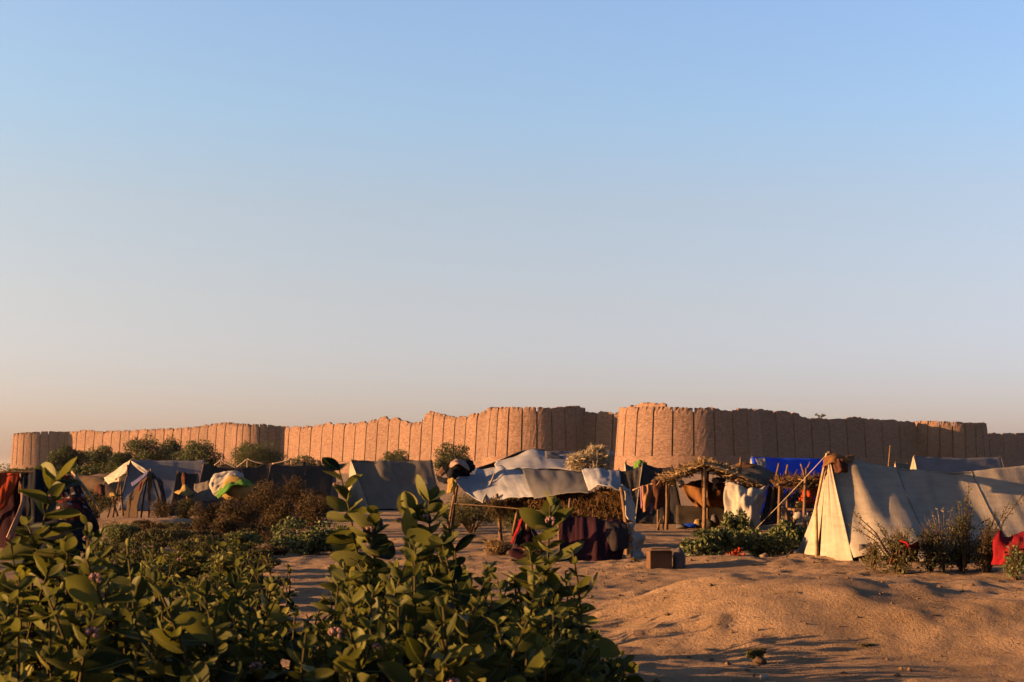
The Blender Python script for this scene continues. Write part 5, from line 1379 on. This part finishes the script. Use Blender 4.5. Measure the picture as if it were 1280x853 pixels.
def milkweed(px, D, tips, label, group, leafL=0.15, nodes=14, spread=0.35, flowers=0.05, tall=()):
    base = G(px, D, -0.03)
    root = thing('milkweed_plant', label, 'plant', base, group)
    count = 0
    for ti, (tx, ty, td) in enumerate(tips):
        tip = P(tx, ty, td)
        if tip.z < base.z + 0.25: tip.z = base.z + 0.25
        L = (tip - base).length
        mid = base.lerp(tip, 0.5) + Vector((rl.uniform(-.2, .2), rl.uniform(-.2, .2), 0)) * L
        mid.x = mid.x + (tip.x - base.x) * 0.15; mid.y += (tip.y - base.y) * 0.15
        def cv(t): return base * (1 - t) ** 2 + mid * 2 * t * (1 - t) + tip * t * t
        pts = [cv(i / 7) for i in range(8)]
        stem = MB().tube(pts, [0.011 - 0.006 * i / 7 for i in range(8)], 6).build('stem', M_STEM, root)
        istall = ti in tall
        span = min(0.90, 0.80 / L)
        az = rl.uniform(0, math.pi)
        nn = nodes if not istall else nodes + 1
        for k in range(nn):
            f = k / (nn - 1)
            if count >= 296: break
            t = 1 - span * f
            if istall and f > 0.62 and rl.random() < 0.7: continue
            p = cv(t); dirn = (cv(min(1, t + .02)) - cv(t - .02)).normalized()
            az += math.pi / 2 + rl.uniform(-0.3, 0.3)
            size = leafL * ((1.05 * (0.7 + 0.5 * min(1, f * 3.0))) if istall else 0.86 * (0.42 + 0.75 * min(1, f * 3.0))) * rl.uniform(0.8, 1.2)
            for s_ in ((0, 1) if not istall else (0, 0.5, 1, 1.5)):
                if rl.random() < (0.07 if not istall else 0.3): continue
                a = az + math.pi * s_ + rl.uniform(-.25, .25)
                side = Vector((math.cos(a), math.sin(a), 0))
                upk = 1.0 - 1.1 * min(1, f * 2.2) + rl.uniform(-.6, .6)
                d = (side + dirn * upk).normalized()
                x = d; u = dirn - d * dirn.dot(d)
                if u.length < 0.05: u = Vector((0, 0, 1)) - d * d.z
                u.normalize()
                u = (u + x.cross(u) * rl.uniform(-.9, .9)).normalized()
                y = u.cross(x)
                sc = size * rl.choice((0.55, 0.8, 0.95, 1.05, 1.2))
                m = Matrix(((x.x * sc, y.x * sc, u.x * sc, p.x - base.x), (x.y * sc, y.y * sc, u.y * sc, p.y - base.y), (x.z * sc, y.z * sc, u.z * sc, p.z - base.z), (0, 0, 0, 1)))
                lf = bpy.data.objects.new('leaf', rl.choice(LEAVES))
                C.objects.link(lf)
                lf.parent = stem
                lf.matrix_basis = m
                count += 1; NLEAF[0] += 1
        if rl.random() < flowers or istall:
            fl_ = bpy.data.objects.new('flower_cluster', FLOWER)
            C.objects.link(fl_); fl_.parent = stem
            sd = Vector((rl.uniform(-.05, .05), rl.uniform(-.06, -.02), -0.04))
            fl_.location = cv(0.97) - base + sd
            k_ = rl.uniform(0.45, 0.75); fl_.scale = (k_, k_, k_)
    return root

def outline(pts, x):
    return float(np.interp(x, [p[0] for p in pts], [p[1] for p in pts]))
OL = [(-40, 640), (0, 655), (40, 655), (90, 655), (120, 662), (160, 674), (220, 692), (300, 706), (360, 716), (395, 742)]
OR = [(395, 730), (415, 690), (440, 680), (500, 670), (560, 665), (600, 685), (640, 705), (690, 690), (715, 710), (735, 770), (765, 815), (795, 830)]
LABL = 'broad leaved milkweed bush in the dark thicket before the quilt heap'
LABR = 'broad leaved milkweed bush in the thicket beside the sand mound'
def fill_tips(px, D, half, n, OLn, extra, dspread=0.5):
    out = []
    for k in range(min(n, 10)):
        x = px + rl.uniform(-half, half) * 1.25
        y = outline(OLn, x) + rl.uniform(0, 1) ** 1.0 * extra + rl.uniform(4, 18)
        out.append((x, y, D + rl.uniform(-dspread, dspread)))
    return out
# left thicket
milkweed(72, 7.2, [(70, 602, 7.2), (34, 655, 7.1), (108, 655, 7.0)] + fill_tips(72, 7.2, 60, 9, OL, 90), 'tall milkweed with a pink flower head rising before the patchwork quilt', 'milkweed in the thicket before the quilts', 0.165, tall=(0,))
for (px, D, half, nst, ex) in [(10, 6.8, 55, 13, 110), (140, 7.4, 55, 13, 110), (210, 8.0, 60, 13, 90), (280, 8.6, 60, 12, 90), (345, 8.8, 50, 11, 80), (60, 5.9, 70, 13, 150), (180, 6.1, 70, 13, 130), (300, 6.6, 70, 13, 110)]:
    milkweed(px, D, fill_tips(px, D, half, nst, OL, ex), LABL, 'milkweed in the thicket before the quilts', 0.15)
for (px, D, half, nst, ex) in [(0, 5.4, 60, 11, 90), (115, 5.5, 60, 11, 90), (235, 5.8, 60, 11, 80), (345, 6.0, 50, 11, 70), (110, 8.2, 50, 11, 60), (250, 9.4, 55, 11, 60)]:
    milkweed(px, D, fill_tips(px, D, half, nst, [(p[0], max(p[1], 735 if D < 7 else 0)) for p in OL], ex), LABL, 'milkweed in the thicket before the quilts', 0.145)
# right thicket
milkweed(428, 8.0, [(424, 588, 8.0)] + fill_tips(430, 8.0, 35, 8, OR, 90), 'tall slender milkweed stem rising before the grey ridge tent', 'milkweed in the thicket by the mound', 0.15, tall=(0,))
milkweed(525, 7.6, [(470, 645, 7.8), (508, 632, 7.6), (536, 628, 7.5), (560, 650, 7.6)] + fill_tips(520, 7.6, 60, 9, OR, 80), 'bushy milkweed with several tall tops before the tarp shelter post', 'milkweed in the thicket by the mound', 0.165, tall=(0, 1, 2))
milkweed(695, 7.2, [(688, 632, 7.2), (662, 690, 7.3), (716, 690, 7.1)] + fill_tips(690, 7.2, 45, 9, OR, 90), 'tall milkweed overlapping the dark maroon curtain', 'milkweed in the thicket by the mound', 0.15, tall=(0,))
for (px, D, half, nst, ex) in [(470, 8.2, 50, 12, 80), (590, 8.0, 55, 13, 90), (640, 7.8, 50, 12, 90), (450, 6.4, 55, 12, 110), (540, 6.2, 65, 13, 130), (640, 6.4, 60, 13, 120), (715, 6.8, 50, 12, 90)]:
    milkweed(px, D, fill_tips(px, D, half, nst, OR, ex), LABR, 'milkweed in the thicket by the mound', 0.15)
for (px, D, half, nst, ex) in [(430, 5.7, 45, 11, 80), (520, 5.5, 50, 11, 80), (610, 5.6, 50, 11, 80), (690, 5.9, 45, 11, 60), (500, 8.8, 50, 11, 50), (600, 9.0, 45, 11, 50), (560, 7.0, 50, 11, 70), (740, 7.6, 35, 9, 30)]:
    milkweed(px, D, fill_tips(px, D, half, nst, [(p[0], max(p[1], 745 if D < 6.5 else 0)) for p in OR], ex), LABR, 'milkweed in the thicket by the mound', 0.145)
for (px, D) in [(640, 10.9), (685, 11.6), (715, 10.7), (600, 11.4), (670, 12.3)]:
    milkweed(px, D, [(px + rl.uniform(-28, 28), HZ + (1.6 - rl.uniform(0.34, 0.52)) / D * F, D + rl.uniform(-.3, .3)) for _ in range(9)], LABR, 'milkweed in the thicket by the mound', 0.13, 6)
# low young plants further back and at the edge
for (px, D, tips) in [(765, 10.6, [(775, 820, 10.4), (758, 828, 10.5), (785, 838, 10.3), (745, 835, 10.6)]), (735, 11.2, [(738, 790, 11.2), (722, 795, 11.1), (750, 806, 11)])]:
    milkweed(px, D, tips, 'low milkweed sprout at the shaded edge of the sand', 'milkweed sprouts at the edge of the sand', 0.15, 5)
SML = 'small milkweed among the low growth between thicket and thorn scrub'
for (px, D, half) in [(160, 13, 30), (205, 14, 32), (250, 13.5, 32), (295, 15, 30), (335, 13, 28), (185, 17, 26), (235, 18, 28), (285, 18.5, 26)]:
    tips = [(px + rl.uniform(-half, half), HZ + (1.6 - rl.uniform(0.45, 0.80)) / D * F, D + rl.uniform(-.3, .3)) for _ in range(11)]
    milkweed(px, D, tips, SML, 'small milkweed in the low growth', 0.14, 7)

# ------------------------------------------------------------------ litter on the sand
g = np.random.default_rng(17)
n = 1300
lx = g.uniform(-1.5, 7.5, n); ly = g.uniform(10.3, 23.5, n)
lz = H(lx, ly)
mb = MB()
base_v = np.array([(1, 0, 0), (0, 1, 0), (-1, 0, 0), (0, -1, 0), (0, 0, 0.8), (0, 0, -0.6)])
base_f = np.array([(0, 1, 4), (1, 2, 4), (2, 3, 4), (3, 0, 4), (1, 0, 5), (2, 1, 5), (3, 2, 5), (0, 3, 5)])
sz = 0.006 + 0.026 * g.uniform(0, 1, n) ** 5
V = base_v[None] * sz[:, None, None] * g.uniform(0.6, 1.4, (n, 6, 1)) + np.stack([lx, ly, lz + sz * 0.3], 1)[:, None]
Fc = (np.arange(n)[:, None, None] * 6 + base_f[None]).reshape(-1, 3)
tag(part('pebbles', V.reshape(-1, 3), Fc, M_MOUND, None, False), 'scattered pebbles and clods on the sand', 'pebbles', kind='stuff')
V, Fc = straws(380, lambda g, n: (lambda x, y: np.stack([x, y, H(x, y) + 0.01], 1))(g.uniform(-1.5, 7.5, n), g.uniform(10.5, 23.5, n)), 0.07, 0.005, lambda g, n: g.normal(size=(n, 3)) * np.array([1, 1, .15]), 31)
tag(part('dry_twigs', V, Fc, M_DSTRAW, None, False), 'scattered dry twigs and straw on the sand', 'twigs', kind='stuff')
# a few larger finds
for k, (px, py, r_, m, lab, cat) in enumerate([(1263, 846, 0.035, M_BARK, 'dark lump of dung lying on the lit sand', 'lump'), (955, 834, 0.025, M_WHITE, 'small white pebble beside the grass tuft', 'pebble'), (950, 815, 0.04, M_BARK, 'dark clod lying on the sand above the grass tuft', 'clod'), (955, 705, 0.05, M_STONE, 'pale stone in the bush shade near the guy rope', 'stone')]):
    D_ = 1.6 * F / (py - HZ) * 0.97
    c = G(px, D_)
    q_ = MB().blob(c + Vector((0, 0, r_ * .6)), (r_ * 1.4, r_, r_), 60 + k, 0.3, 10, 7).build(cat, m, None, origin=c)
    tag(q_, lab, cat)
# flowers and orange fruit litter below the tents
fb = thing('fallen_leaves', 'little heap of orange leaves at the foot of the dark milkweed bush', 'leaves', G(920, 23.2))
gg = np.random.default_rng(3)
V, Fc = cards(np.array(G(920, 23.2)) + gg.normal(size=(70, 3)) * np.array([0.06, 0.05, 0.05]) + np.array([0, 0, 0.08]), 0.06, 0.045, 0, 4)
part('leaf_heap', V, Fc, M_ORANGE, fb, False)['kind'] = 'stuff'

# ------------------------------------------------------------------ evening haze
hz = MB().box((0, 4350, 17.0), (12600, 9600, 42.0)).build('haze', bpy.data.materials.new('haze_air'), None, False)
hm = hz.data.materials[0]; hm.use_nodes = True
hn = hm.node_tree; hn.nodes.clear()
ho = hn.nodes.new('ShaderNodeOutputMaterial'); hv = hn.nodes.new('ShaderNodeVolumePrincipled')
hv.inputs['Color'].default_value = (0.80, 0.78, 0.76, 1)
hv.inputs['Density'].default_value = 0.000025
hv.inputs['Anisotropy'].default_value = 0.2
hn.links.new(hv.outputs[0], ho.inputs['Volume'])
tag(hz, kind='stuff')
